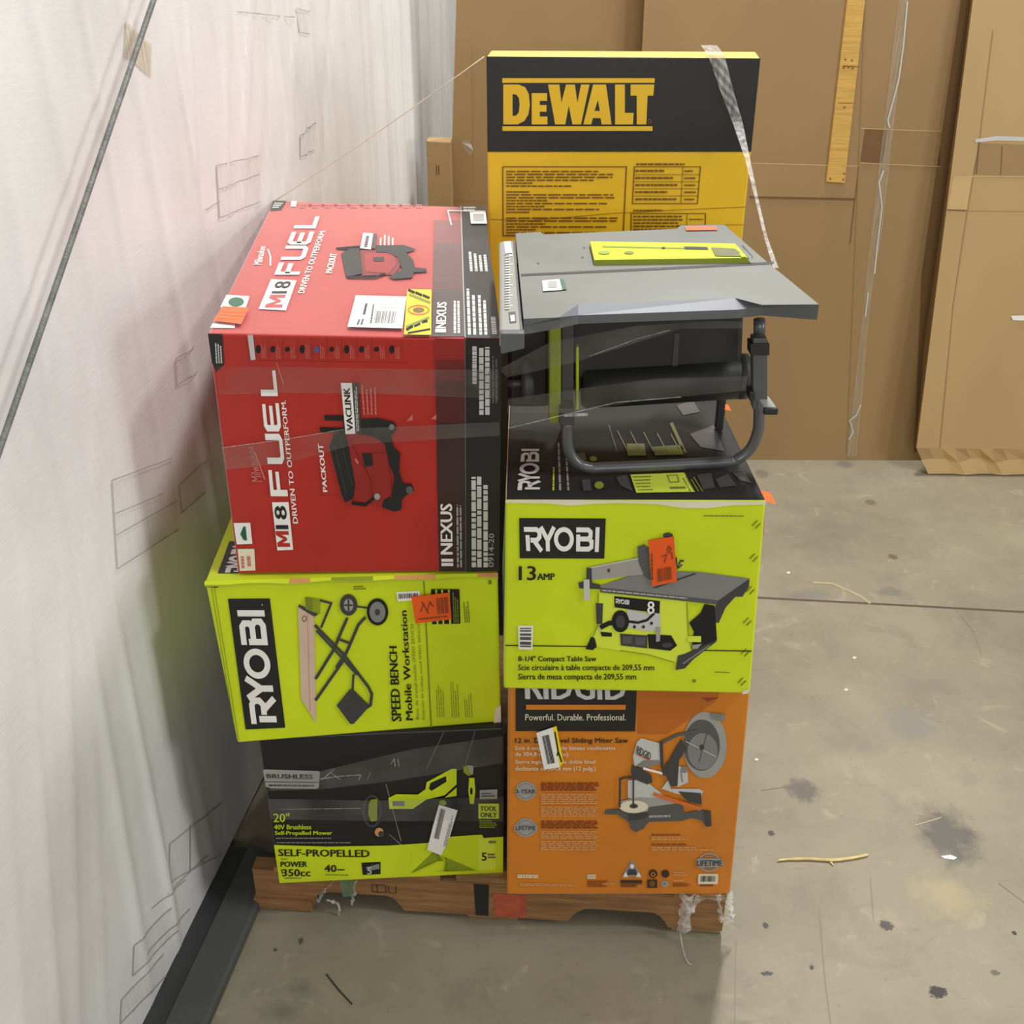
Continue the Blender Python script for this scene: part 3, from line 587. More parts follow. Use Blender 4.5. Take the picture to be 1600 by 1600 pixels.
q.poly([(1066,558),(1190,560),(1190,795),(1050,797)], 'yellow2'); q.ell(1125, 667, 56, 27, 'sticker', 2, ring=8); q.ell(1125, 667, 30, 14, 'ink_brown', 2)
for k in range(3): q.stroke([(1070+k*38,562+k*14),(1105+k*38,578+k*14)], 14, 'black2', 2); q.stroke([(1062+k*40,770-k*20),(1095+k*38,750-k*14)], 14, 'black2', 2)
q.stroke([(1075,585),(1185,630)], 14, 'olive', 2); q.stroke([(1060,755),(1180,705)], 14, 'olive', 2); q.stroke([(1070,785),(1185,765)], 10, 'black2', 2)
q.mb.build('warning_label', red)['label'] = 'yellow and black warning label'
q = Pen(top, (320, 290, .3), base=.005)
q.poly([(95,648),(238,655),(197,740),(44,722)], 'sticker'); q.words([(105,665),(225,670),(195,725),(70,715)], 3, 'saworange', 2, fill=.4)
q.mb.build('price_sticker', red)['label'] = 'orange price sticker'
q = Pen(top, (320, 290, .3), base=.0042)
q.poly([(1383,150),(1466,150),(1478,212),(1390,212)], 'white'); q.rect(1400, 162, 1455, 200, 'silver', 2)
q.mb.build('barcode_label', red)['label'] = 'small white label on the black stripe'

# ---- tall black and yellow carton at the back
YD = 2.345
tfl, tfr = at_y(760, 88, YD), at_y(1188, 91, YD-.004)
bfl = Vector((tfl.x+.002, YD, ZP)); bfr = Vector((tfr.x, YD-.004, ZP))
tbl, tbr = at_y(767, 79, YD+.2), at_y(1181, 81, YD+.2)
C = [bfl, bfr, Vector((tbr.x, tbr.y, ZP)), Vector((tbl.x, tbl.y, ZP)), tfl, tfr, tbr, tbl]
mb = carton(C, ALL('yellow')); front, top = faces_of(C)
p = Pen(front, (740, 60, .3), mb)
p.poly([(60,88),(1500,94),(1500,120),(1462,592),(60,592)], 'black', 1)
Y = 'yellow'
p.poly([(40,1600),(1560,1600),(1540,3700),(40,3700)], 'black', 1)  # shade low on the carton front, put in as black ink
p.poly([(155,240),(235,240),(270,255),(288,290),(293,345),(286,395),(265,430),(230,448),(155,448)], Y, 3, [[(203,290),(222,292),(236,310),(240,345),(236,385),(222,402),(203,404)]])
p.poly([(303,285),(383,285),(383,325),(345,325),(345,347),(380,347),(380,382),(345,382),(345,407),(385,407),(385,448),(303,448)], Y, 3)
p.poly([(388,240),(447,240),(458,335),(482,240),(528,240),(541,335),(560,240),(604,240),(560,448),(515,448),(496,350),(478,448),(425,448)], Y, 3)
p.poly([(623,240),(690,240),(719,448),(667,448),(661,415),(622,415),(613,448),(572,448)], Y, 3, [[(648,320),(658,378),(630,378)]])
p.poly([(737,240),(788,240),(788,388),(834,388),(830,448),(737,448)], Y, 3)
p.poly([(818,240),(941,240),(936,298),(906,298),(900,448),(850,448),(850,298),(818,298)], Y, 3)
p.ell(917, 432, 11, 12, 'ink_brown', 3, ring=4)
for y, x1 in ((207, 943), (458, 932)): p.poly([(150,y),(x1,y),(x1,y+24),(150,y+24)], Y, 3)
p.stroke([(152,670),(797,670),(780,1030),(155,1030)], 6, 'ink_brown', 1, True)
yy = 690
for wd in (.78, .92, .9, .75, .22, .55, 0, .2, .92, .93, .35, .86, .33, .8, .2, 0, .95, .95, .33, .85, .25, .9, .95):
    if wd: p.words([(170,yy),(170+620*wd,yy),(170+620*wd,yy+9),(170,yy+9)], 1, 'ink_brown', 2, ragged=.03, fill=.9, dens=.9)
    yy += 15.2
p.words([(848,650),(1100,650),(1100,663),(848,663)], 1, 'ink_brown', 2, ragged=0, fill=.8)
p.stroke([(838,670),(1182,670),(1166,862),(828,862)], 5, 'ink_brown', 1, True); p.stroke([(1090,670),(1080,862)], 3, 'ink_brown', 1)
for k in range(5):
    y = 690+k*37
    if k: p.stroke([(836-k*1.6,y-16),(1180-k*3,y-16)], 3, 'ink_brown', 1)
    p.words([(842,y-6),(1075,y-6),(1075,y+8),(842,y+8)], 1, 'ink_brown', 2, ragged=.4, fill=.8); p.words([(1098,y-4),(1160,y-4),(1160,y+8),(1098,y+8)], 1, 'ink_brown', 2, ragged=.3, fill=.8, dens=2)
p.words([(832,892),(985,892),(985,903),(832,903)], 1, 'ink_brown', 2, ragged=0, fill=.8)
p.stroke([(822,914),(1208,914),(1205,1030),(820,1030)], 5, 'ink_brown', 1, True); p.stroke([(1112,914),(1110,972)], 3, 'ink_brown', 1)
for k in range(5): p.words([(832,924+k*17),(1100,924+k*17),(1100,935+k*17),(832,935+k*17)], 1, 'ink_brown', 2, ragged=.15, fill=.8)
p.words([(1122,938),(1195,938),(1195,950),(1122,950)], 1, 'ink_brown', 2, ragged=0, dens=2)
p.stroke([(85,945),(300,950),(700,915),(1060,895),(1425,880)], 3, 'ink_brown', 1); p.stroke([(1060,975),(1420,972)], 3, 'ink_brown', 1)
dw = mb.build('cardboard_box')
tag(dw, 'tall black and yellow cardboard carton standing at the back of the pallet', 'box', 'product cartons on the pallet')
DWC = C

# ------------------------------------------------------------------ pallet
def wood(name, col, var=.3): return mat(name, col, rough=.75, var=var, scale=4.0, bump=.25, bscale=9.0, stretch=(2, 14, 26))
WD = wood('pallet_wood', rgb(146,112,70)); WD2 = wood('pallet_wood_red', rgb(142,104,64)); WD3 = wood('pallet_wood_grey', rgb(136,116,82))
PX, PY, PA = -0.5067, 1.5766, -0.0806
pal = empty('wooden_pallet', (PX, PY, 0)); pal.rotation_euler = (0, 0, PA)
tag(pal, 'weathered wooden pallet with notched stringers under the stacked cartons', 'pallet')
bpy.context.view_layer.update()
PW, PD = .915, 1.02; TH = .013
def pl(x, y, z): return pal.matrix_world @ Vector((x, y, z))
def pbox(x0, x1, y0, y1, z0, z1, m, name, bev=.0015):
    q = MB(); q.bm(hexa([pl(*c) for c in box_c(x0, x1, y0, y1, z0, z1)], bev), m); return q.build(name, pal)
zs0, zs1 = TH, ZP-TH
def stringer(y0, y1, m, paint=False):
    prof = [(0,zs0),(.118,zs0),(.118,zs0+.018),(.128,zs0+.032),(.142,zs0+.038)]
    prof += [(.262,zs0+.038),(.276,zs0+.032),(.286,zs0+.018),(.296,zs0)]
    prof += [(.618,zs0),(.624,zs0+.012),(.634,zs0+.026),(.648,zs0+.036),(.662,zs0+.038),(.782,zs0+.038),(.794,zs0+.03),(.804,zs0+.016),(.812,zs0)]
    prof += [(PW,zs0),(PW,zs1),(0,zs1)]
    q = MB(); q.bm(prism([pl(x, y0, z) for x, z in prof], None, pl(0, y1, 0)-pl(0, y0, 0)), m); return q
s1 = stringer(0, .032, WD2)
st = s1.build('stringer', pal)
stringer(PD/2-.016, PD/2+.016, WD).build('stringer', pal); stringer(PD-.032, PD, WD).build('stringer', pal)
# painted marks on the front stringer
black_paint = mat('stencil_black', rgb(34,32,30), .7, .3, 30); red_paint = mat('stencil_red', rgb(176,84,56), .7, .3, 30)
def mark(x0, x1, z0, z1, m, name, lab):
    q = MB(); q.face([pl(x0,-.0008,z0), pl(x1,-.0008,z0), pl(x1+.002,-.0008,z1), pl(x0-.003,-.0008,z1)], m); o = q.build(name, st); o['label'] = lab
mark(.437, .462, zs0+.001, zs1-.003, black_paint, 'paint_mark', 'black paint band'); mark(.475, .535, zs0+.002, zs1-.025, red_paint, 'paint_mark', 'faded red paint')
q = MB(); f = lambda x, z: pl(x, -.0008, z)
for a, b in (((.235,.06),(.262,.06)),((.235,.06),(.235,.08)),((.235,.08),(.262,.08)),((.262,.06),(.262,.08)),((.245,.06),(.245,.08)),((.268,.06),(.282,.06)),((.268,.06),(.268,.08)),((.282,.06),(.282,.08))):
    dx = .0012 if a[0] == b[0] else 0; dz = .0012 if a[1] == b[1] else 0
    q.face([f(a[0]-dx,a[1]-dz), f(b[0]+dx,b[1]-dz) if dz else f(a[0]+dx,a[1]-dz), f(b[0]+dx,b[1]+dz), f(a[0]-dx,a[1]+dz) if dz else f(b[0]-dx,b[1]+dz)], mat('stencil_brown', rgb(86,58,36), .8))
q.build('stamp', st)['label'] = 'faint brown stamp'
xs = [.045, .155, .27, .40, .53, .66, .815]
for i, x in enumerate(xs):   # deck boards run front to back across the stringers
    w = .1
    pbox(x, x+w, -.006+.006*(i % 2), PD+.004, zs1, ZP, (WD, WD3, WD2)[i % 3], 'deck_board')
for i, (x, w) in enumerate(((0.004,.085),(.42,.1),(.818,.095))):
    pbox(x, x+w, .004, PD, 0, zs0, (WD2, WD, WD3)[i], 'bottom_board')
pbox(-.004, .113, -.009, .006, .002, zs0+.016, WD2, 'splice_block')

# ------------------------------------------------------------------ room
# floor
fl = bpy.data.materials.new('concrete'); fl.use_nodes = True; nt = fl.node_tree; L = nt.links.new
bs = nt.nodes['Principled BSDF']; bs.inputs['Roughness'].default_value = .62
tc = nt.nodes.new('ShaderNodeTexCoord')
def noise(sc, det=6, vec=None, rough=.55, dist=0):
    n = nt.nodes.new('ShaderNodeTexNoise'); n.inputs['Scale'].default_value = sc; n.inputs['Detail'].default_value = det; n.inputs['Roughness'].default_value = rough; n.inputs['Distortion'].default_value = dist
    L(vec or tc.outputs['Object'], n.inputs['Vector']); return n.outputs['Fac']
def ramp(fac, p0, p1, c0=(0,0,0,1), c1=(1,1,1,1)):
    r = nt.nodes.new('ShaderNodeValToRGB'); r.color_ramp.elements[0].position = p0; r.color_ramp.elements[1].position = p1
    r.color_ramp.elements[0].color = c0; r.color_ramp.elements[1].color = c1; L(fac, r.inputs['Fac']); return r.outputs['Color']
def mix(fac, a, b, mode='MIX'):
    m = nt.nodes.new('ShaderNodeMix'); m.data_type = 'RGBA'; m.blend_type = mode
    if isinstance(fac, (int, float)): m.inputs[0].default_value = fac
    else: L(fac, m.inputs[0])
    for s_, k in ((a, 6), (b, 7)):
        if isinstance(s_, tuple): m.inputs[k].default_value = s_
        else: L(s_, m.inputs[k])
    return m.outputs[2]
def math_(op, a, b=None):
    m = nt.nodes.new('ShaderNodeMath'); m.operation = op
    for i, s_ in enumerate((a, b)):
        if s_ is None: continue
        if isinstance(s_, (int, float)): m.inputs[i].default_value = s_
        else: L(s_, m.inputs[i])
    return m.outputs[0]
col = ramp(noise(1.6, 7, rough=.6), .32, .68, rgb(124,117,98), rgb(152,145,124))
col = mix(math_('MULTIPLY', ramp(noise(5, 8, rough=.7, dist=.6), .5, .8), .6), col, rgb(110,103,90))
col = mix(math_('MULTIPLY', ramp(noise(70, 3), .62, .75), .35), col, rgb(104,96,80))
col = mix(math_('MULTIPLY', ramp(noise(11, 5, dist=1.5), .6, .72), .3), col, rgb(184,176,152))
mpn = nt.nodes.new('ShaderNodeMapping'); mpn.inputs['Rotation'].default_value = (0, 0, .9); mpn.inputs['Scale'].default_value = (14, 70, 1); L(tc.outputs['Object'], mpn.inputs['Vector'])
col = mix(math_('MULTIPLY', ramp(noise(1, 3, mpn.outputs['Vector']), .62, .72), .22), col, rgb(90,82,68))
def stain(col, u, v, ru, rv, c, k, soft=.5):
    """an oil or rust spot soaked into the concrete"""
    P = at_z(u, v, 0); ex = (at_z(u+ru, v, 0)-P).length; ey = (at_z(u, v-rv, 0)-P).length
    mp = nt.nodes.new('ShaderNodeMapping'); mp.vector_type = 'TEXTURE'; mp.inputs['Location'].default_value = P; mp.inputs['Scale'].default_value = (ex, ey, 1)
    L(tc.outputs['Object'], mp.inputs['Vector'])
    ln = nt.nodes.new('ShaderNodeVectorMath'); ln.operation = 'LENGTH'; L(mp.outputs['Vector'], ln.inputs[0])
    d = math_('ADD', ln.outputs['Value'], math_('MULTIPLY', math_('SUBTRACT', noise(2.2/max(ex, .01), 6, rough=.65), .5), 1.6))
    f = ramp(d, 1-soft, 1.0, (1,1,1,1), (0,0,0,1))
    return mix(math_('MULTIPLY', f, k), col, c)
for a in ((1480,1305,55,50,rgb(78,76,76),.75,.6),(1255,1235,30,22,rgb(84,78,78),.7,.5),(1385,1446,12,9,rgb(70,64,66),.9,.3),(1465,1550,16,10,rgb(48,44,46),.95,.25),(1205,1302,6,5,rgb(60,56,56),.9,.3),(1196,1446,6,5,rgb(60,54,54),.9,.3),
          (1198,1521,12,4,rgb(60,54,58),.9,.3),(1268,1512,4,4,rgb(50,46,46),.9,.3),(1585,1458,4,4,rgb(46,40,40),.9,.3),(1390,925,25,9,rgb(100,100,100),.5,.5),(1270,930,45,12,rgb(112,112,110),.5,.6),(1320,725,16,7,rgb(104,100,96),.7,.5),
          (1395,870,9,5,rgb(96,82,64),.8,.4),(1360,785,10,5,rgb(100,88,68),.7,.4),(1450,1070,90,30,rgb(120,114,102),.5,.8),(1420,1130,60,35,rgb(126,124,118),.6,.7),(1330,1160,70,25,rgb(126,120,110),.5,.8),(1480,1400,70,40,rgb(176,162,124),.5,.8),(1555,1520,8,5,rgb(70,62,60),.7,.3),(470,1470,5,7,rgb(60,56,50),.8,.4),(430,1484,4,3,rgb(50,46,40),.8,.4),(470,1545,30,18,rgb(90,84,72),.5,.8),(440,1580,40,20,rgb(86,80,68),.5,.8),(1190,740,14,8,rgb(100,92,80),.6,.5),(1100,1560,30,14,rgb(112,108,96),.5,.8)):
    col = stain(col, *a)
L(col, bs.inputs['Base Color'])
bp = nt.nodes.new('ShaderNodeBump'); bp.inputs['Strength'].default_value = .12; bp.inputs['Distance'].default_value = .003; L(noise(60, 6), bp.inputs['Height']); L(bp.outputs['Normal'], bs.inputs['Normal'])
mb = MB(); mb.face([(-6,-4,0),(8,-4,0),(8,9,0),(-6,9,0)], fl)
FP = Plane((0,0,0), (0,0,1)); p = Pen(FP, mb=mb, base=.0004)
joint = mat('joint_dark', rgb(86,78,64), .8); crack = mat('crack', rgb(134,126,108), .8); pale = mat('scuff_pale', rgb(168,156,122), .7)
p.stroke([(900,922),(1186,934),(1320,941),(1450,948),(1700,962)], 3.0, joint, 0)
for path, w, m in (([(1270,910),(1300,912),(1330,925),(1345,932),(1360,943)],3.5,pale), ([(1500,960),(1520,985),(1530,1010),(1533,1022)],1.2,crack), ([(1280,1420),(1288,1520),(1298,1600)],1.2,crack), ([(1360,1370),(1365,1440)],1,crack), ([(1560,1380),(1600,1410)],1,crack), ([(1150,1470),(1148,1600)],.8,crack), ([(1190,1235),(1240,1228)],1,crack), ([(1430,1290),(1470,1278)],2,pale)):
    p.stroke(path, w, m, 1)
paint = mat('spilled_paint', rgb(205,205,205), .25, .3, 60); p.poly([(1470,1338),(1485,1336),(1496,1340),(1490,1344),(1476,1342)], paint, 1)
for u, v in ((1182,1187),(1322,1078),(1335,1028),(1232,895)): p.ell(u, v, 3, 2, mat('paint_fleck', rgb(214,210,200), .5), 1, n=7)
o = mb.build('floor'); struct(o)

# left wall: white sheeting
W0, W1 = at_z(232, 1600, 0), at_z(411, 1230, 0)
WDIR = (W1-W0).normalized(); WN = Vector((WDIR.y, -WDIR.x, 0)).normalized()
WALL = Plane(W0, WN)
ws = bpy.data.materials.new('white_sheeting'); ws.use_nodes = True; nt = ws.node_tree; L = nt.links.new
bs = nt.nodes['Principled BSDF']; bs.inputs['Roughness'].default_value = .38; tc = nt.nodes.new('ShaderNodeTexCoord')
c1 = ramp(noise(3, 6, rough=.6), .3, .7, rgb(208,207,205), rgb(224,224,223))
c1 = mix(math_('MULTIPLY', ramp(noise(9, 8, dist=1), .62, .8), .3), c1, rgb(196,192,182)); L(c1, bs.inputs['Base Color'])
mpw = nt.nodes.new('ShaderNodeMapping'); mpw.inputs['Scale'].default_value = (12, 12, 60); L(tc.outputs['Object'], mpw.inputs['Vector'])
bp = nt.nodes.new('ShaderNodeBump'); bp.inputs['Strength'].default_value = .1; bp.inputs['Distance'].default_value = .004; L(noise(3, 5, mpw.outputs['Vector']), bp.inputs['Height'])
bp2 = nt.nodes.new('ShaderNodeBump'); bp2.inputs['Strength'].default_value = .12; bp2.inputs['Distance'].default_value = .008; L(noise(7, 6), bp2.inputs['Height']); L(bp.outputs['Normal'], bp2.inputs['Normal']); L(bp2.outputs['Normal'], bs.inputs['Normal'])
CREASES = []
for A, B, a_, w in (((110,1000),(126,1600),.005,.007), ((50,1000),(95,1600),.004,.009), ((152,1180),(166,1560),.003,.006), ((10,1150),(40,1600),.003,.012), ((297,0),(310,310),.004,.008), ((360,0),(358,225),.005,.008),
        ((252,45),(268,225),.003,.01), ((290,158),(312,288),.004,.008), ((395,0),(385,250),.006,.008), ((430,0),(415,280),-.005,.008), ((470,0),(452,290),.005,.009), ((520,0),(505,280),-.005,.009), ((158,560),(152,800),.003,.007), ((100,420),(40,700),.002,.012)):
    pa_, pb_ = WALL.at(*A), WALL.at(*B); CREASES.append(((pa_-W0).dot(WDIR), pa_.z, (pb_-W0).dot(WDIR), pb_.z, a_, w))
def fold(s, z):
    """wrinkles of the sheeting: s along the wall, z up"""
    far = min(1, max(0, (s-.6)/1.2)); near = 1-far
    h = 0
    for k, (f_, a_, ph) in enumerate(((31,.004,.3),(53,.0034,1.1),(87,.003,2.0),(140,.0022,.7))):
        h += a_*math.sin(f_*s+ph+1.2*math.sin(1.7*z+k)+.5*math.sin(9*s))*far
    for s0, sl, a_, w in ((.05,.07,.006,.018),(.16,.02,.007,.014),(.33,-.05,.005,.02),(.42,-.02,.004,.015),(-.25,.1,.006,.03),(.62,-.08,.005,.02),(.78,-.05,.005,.02),(.9,-.03,.006,.018)):
        d = (s-s0-sl*(z-.3))/w; h += a_*math.exp(-d*d)*(.5+.5*math.sin(z*2.2+s0*9))
    for (sa, za, sb, zb, a_, w) in CREASES:
        d = (s-sa-(sb-sa)*(z-za)/(zb-za))/w
        lo, hi = min(za, zb), max(za, zb); e = min(1, max(0, (z-lo+.15)/.15))*min(1, max(0, (hi+.15-z)/.15))
        h += a_*math.exp(-d*d)*e
    return h
def wall_pt(s, z, off=0):
    return W0 + WDIR*s + Vector((0,0,z)) + WN*(fold(s, z)*min(1, .1+z/.14)+off-.005)
mb = MB(); NS, NZ = 900, 70; S0, S1, ZH = -1.2, 4.4, 2.9
V = [wall_pt(S0+(S1-S0)*i/NS, .012+ZH*j/NZ) for j in range(NZ+1) for i in range(NS+1)]
mb.faces(V, [(j*(NS+1)+i, j*(NS+1)+i+1, (j+1)*(NS+1)+i+1, (j+1)*(NS+1)+i) for j in range(NZ) for i in range(NS)], ws, True)
mb.faces([W0+WDIR*S0-WN*.03, W0+WDIR*S1-WN*.03, W0+WDIR*S1-WN*.03+Vector((0,0,ZH)), W0+WDIR*S0-WN*.03+Vector((0,0,ZH))], [(0,1,2,3)], ws)
wall = mb.build('wall_left'); struct(wall)
tape_m = film_mat('clear_tape', rgb(196,196,190), .07, .3); edge_m = mat('tape_edge', rgb(158,156,150), .5); tape_b = film_mat('beige_tape', rgb(206,198,176), .75, .4)
def patch(pts, frame, lines=(), m=tape_m, edges=True, w=1.05):
    p = Pen(WALL, frame, base=.012); N = 6
    # follow the sheeting so the tape lies on it
    def P(pp, L):
        b = WALL.at(frame[0]+pp[0]*frame[2], frame[1]+pp[1]*frame[2]); s = (b-W0).dot(WDIR); return wall_pt(s, b.z, .0015+L*.0006)
    p.P = P; a, b, c, d = pts
    g = lambda x, y: ((a[0]*(1-x)+b[0]*x)*(1-y)+(d[0]*(1-x)+c[0]*x)*y, (a[1]*(1-x)+b[1]*x)*(1-y)+(d[1]*(1-x)+c[1]*x)*y)
    for i in range(N):
        for j in range(3): p.poly([g(i/N,j/3), g((i+1)/N,j/3), g((i+1)/N,(j+1)/3), g(i/N,(j+1)/3)], m, 0)
    k = w/frame[2]
    def seg(A, B):
        n = 6; pts_ = [(A[0]*(1-t/n)+B[0]*t/n, A[1]*(1-t/n)+B[1]*t/n) for t in range(n+1)]; p.stroke(pts_, k, edge_m, 1)
    if edges:
        for A, B in ((a,b),(d,c),(a,d)): seg(A, B)
    for A, B in lines: seg(A, B)
    o = p.mb.build('tape_patch', wall)
patch([(437,72),(535,155),(533,268),(435,195)], (0,0,.45), m=tape_b, edges=False)
patch([(757,575),(905,540),(908,700),(768,757)], (0,0,.45), lines=[((765,658),(905,605)),((715,730),(770,700))])
patch([(1035,30),(1080,40),(1080,118),(1035,108)], (0,0,.45), lines=[((830,40),(1025,60))])
patch([(1050,470),(1100,425),(1098,520),(1050,545)], (0,0,.45))
patch([(475,935),(725,842),(752,1140),(497,1305)], (0,400,.375), lines=[((487,1075),(690,990)),((490,1165),(748,1020))])
patch([(752,958),(866,850),(862,985),(765,1072)], (0,400,.375))
patch([(738,430),(815,375),(825,480),(745,540)], (0,400,.375))
patch([(715,850),(930,680),(935,890),(710,1010)], (0,1000,.375), lines=[((800,770),(800,960)),((700,1060),(870,900))])
patch([(565,1275),(740,1090),(745,1210),(562,1400)], (0,1000,.375), lines=[((612,1310),(800,1120)),((640,1120),(780,1000))])
patch([(515,1500),(690,1310),(700,1400),(510,1600)], (0,1000,.375), lines=[((555,1555),(640,1460))])

# dark kerb along the foot of the wall
kerb_m = mat('kerb_paint', rgb(70,72,72), .5, .12, 8, .1, 60); kerb_d = mat('kerb_dark', rgb(52,54,55), .6, .1, 8)
mb = MB(); KE = (W1-W0).length*.87
ke = lambda s, o, z: W0 + WDIR*s + WN*o + Vector((0,0,z))
prof = [(-.02,0),(.11,0),(.11,.018),(.104,.024),(.04,.024),(.034,.014),(-.02,.012)]
e0 = (at_z(410,1318,.03)-W0).dot(WDIR)
pts0 = [ke(-1.2, o, z) for o, z in prof]; pts1 = [ke(e0-(0.02 if o > .05 else 0), o, z) for o, z in prof]
for i in range(len(prof)):
    j = (i+1) % len(prof); dark = i in (4, 5)
    mb.face([pts0[i], pts1[i], pts1[j], pts0[j]], kerb_d if dark else kerb_m)
mb.face(pts1[::-1], kerb_m); mb.face(pts0, kerb_m)
o = mb.build('baseboard_left'); struct(o)

# back of the bay
wb = mat('back_wall_paint', rgb(150,146,136), .8, .06, 4)
mb = MB(); mb.bm(hexa(box_c(-3.0, 8, 6.2, 6.3, 0, 3.2), 0), wb); struct(mb.build('wall_back'))

# ------------------------------------------------------------------ cardboard sheets behind
def card(name, col, s=3): return mat(name, col, .72, .06, s, .06, 30, stretch=(1, 1, .35))
CB1, CB2, CB3, CBE = card('cardboard_a', rgb(152,124,82)), card('cardboard_b', rgb(156,128,86)), card('cardboard_c', rgb(184,154,106)), card('cardboard_edge', rgb(118,88,52))
CB1L, CBD, CBL = card('cardboard_a_light', rgb(160,131,88)), card('cardboard_dark', rgb(112,84,50)), card('cardboard_light', rgb(200,170,118))
tape_c = film_mat('packing_tape', rgb(210,200,180), .22, .25, (60, 3, 3))
def slab(corners, th, m, edge):
    """corners BL BR TR TL of the front surface, th thick backward"""
    a = [Vector(c) for c in corners]; n = (a[1]-a[0]).cross(a[3]-a[0]).normalized(); b = [c-n*th for c in a]
    mb = MB(); mb.face(a, m); mb.face(b[::-1], m)
    for i in range(4): j = (i+1) % 4; mb.face([a[i], b[i], b[j], a[j]], edge)
    return mb, Face(*a)
YB = at_z(1300, 718, 0).y
# sheet to the left, farther back
YA = YB+.07
a0 = at_y(706, 230, YA); a1 = at_y(713, 0, YA); ar = at_y(1030, 40, YA).x
lean = (a1.x-a0.x)/(a1.z-a0.z)
A = [Vector((a0.x-lean*a0.z, YA, 0)), Vector((ar+.25, YA, 0)), Vector((ar+.25, YA, 2.3)), Vector((a0.x+lean*(2.3-a0.z), YA, 2.3))]
mb, fa = slab(A, .012, CB1, CBE); p = Pen(fa, mb=mb, base=.0006)
p.stroke([(668,330),(760,336)], 2, CBE, 1); p.stroke([(710,268),(760,272)], 3, CB2, 1); p.stroke([(740,30),(742,230)], 1.5, CB1L, 1)
sA = mb.build('cardboard_sheet'); tag(sA, 'flat brown cardboard sheet standing behind the yellow carton, leftmost of the large sheets', 'cardboard', 'cardboard sheets along the back')
q = Pen(fa, base=.002); q.poly([(722,176),(733,172),(742,190),(736,198),(728,192)], tape_c, 1); q.poly([(724,178),(738,180),(741,190)], ink('lgrey'), 2); q.mb.build('tape_scrap', sA)
# middle sheet
b0 = at_y(1005, 40, YB); xr = at_z(1470, 722, 0).x
B = [Vector((b0.x, YB, 0)), Vector((xr+.35, YB-.01, 0)), Vector((xr+.35, YB-.01, 2.3)), Vector((b0.x, YB, 2.3))]
mb, fb = slab(B, .03, CB2, CBE); p = Pen(fb, mb=mb, base=.0008)
fz = (1100, 0, .475)
pb = Pen(fb, fz, mb=mb, base=.0008)
pb.poly([(158,536),(508,546),(495,655),(150,648)], CB1L, 1); pb.stroke([(150,648),(495,655)], 7, CBD, 2); pb.stroke([(158,536),(508,546)], 3, CBL, 2)
pb.stroke([(508,546),(480,800)], 3, CBE, 2); pb.poly([(530,422),(600,425),(592,540),(515,530)], CBE, 1); pb.poly([(610,425),(780,435),(775,545),(600,540)], CB1, 1)
pb.stroke([(515,422),(780,432)], 3, CBL, 2); pb.stroke([(515,536),(775,548)], 3, CBL, 2); pb.poly([(845,0),(880,0),(720,1150),(700,1480),(690,1490),(715,900)], CBE, 1)  # last poly: shadow beside the leaning sheet, painted in
pb.stroke([(530,10),(470,1490)], 4, CB1, 1)
sB = mb.build('cardboard_sheet'); tag(sB, 'wide brown cardboard sheet with a wooden slat, right behind the yellow carton', 'cardboard', 'cardboard sheets along the back')
q = Pen(fb, fz, base=.0025)
q.poly([(640,0),(672,0),(625,400),(590,720),(545,1000),(520,1300),(500,1500),(470,1500),(505,1180),(545,800),(590,420)], tape_c, 1)
tape_glint = ink('lgrey')
for a in ([(668,5),(655,150),(640,260),(622,330)], [(622,330),(604,395),(610,420)], [(590,560),(575,600),(585,680),(570,800),(560,900)], [(540,960),(530,1040)], [(515,1330),(500,1365),(478,1382),(490,1420),(475,1445)]): q.stroke(a, 5, tape_glint, 2)  # pale strokes paint glints along the tape creases
q.mb.build('packing_tape', sB)['label'] = 'shiny creased clear tape running down the sheet'
slat_m = wood('pale_slat', rgb(206,164,84), .14); q = MB()
sl = [at_plane(*pp, B[0]-Vector((0,.012,0)), Vector((0,-1,0))) for pp in ((1291,284),(1320,286),(1352,0),(1324,0))]
dz = (sl[3]-sl[0])*.6; dz2 = (sl[2]-sl[1])*.6
sl = [sl[0], sl[1], sl[2]+dz2, sl[3]+dz]
bk = [c+Vector((0,.02,0)) for c in sl]
q.bm(hexa([sl[0], sl[1], bk[1], bk[0], sl[3], sl[2], bk[2], bk[3]], .001), slat_m)
slat_f = Face(*sl); pp_ = Pen(slat_f, fz, mb=q, base=.0012)
for x, y in ((470,148),(492,150),(465,176),(480,175),(494,177),(466,315),(415,585),(458,588),(462,565)): pp_.ell(x, y, 3, 4, 'ink_brown', 1, n=8)
pp_.stroke([(462,170),(510,172)], 3, 'ink_brown', 1); pp_.stroke([(445,300),(495,300)], 2, 'ink_brown', 1)
slo = q.build('wooden_slat', sB); slo['label'] = 'pale wooden slat nailed to the sheet'
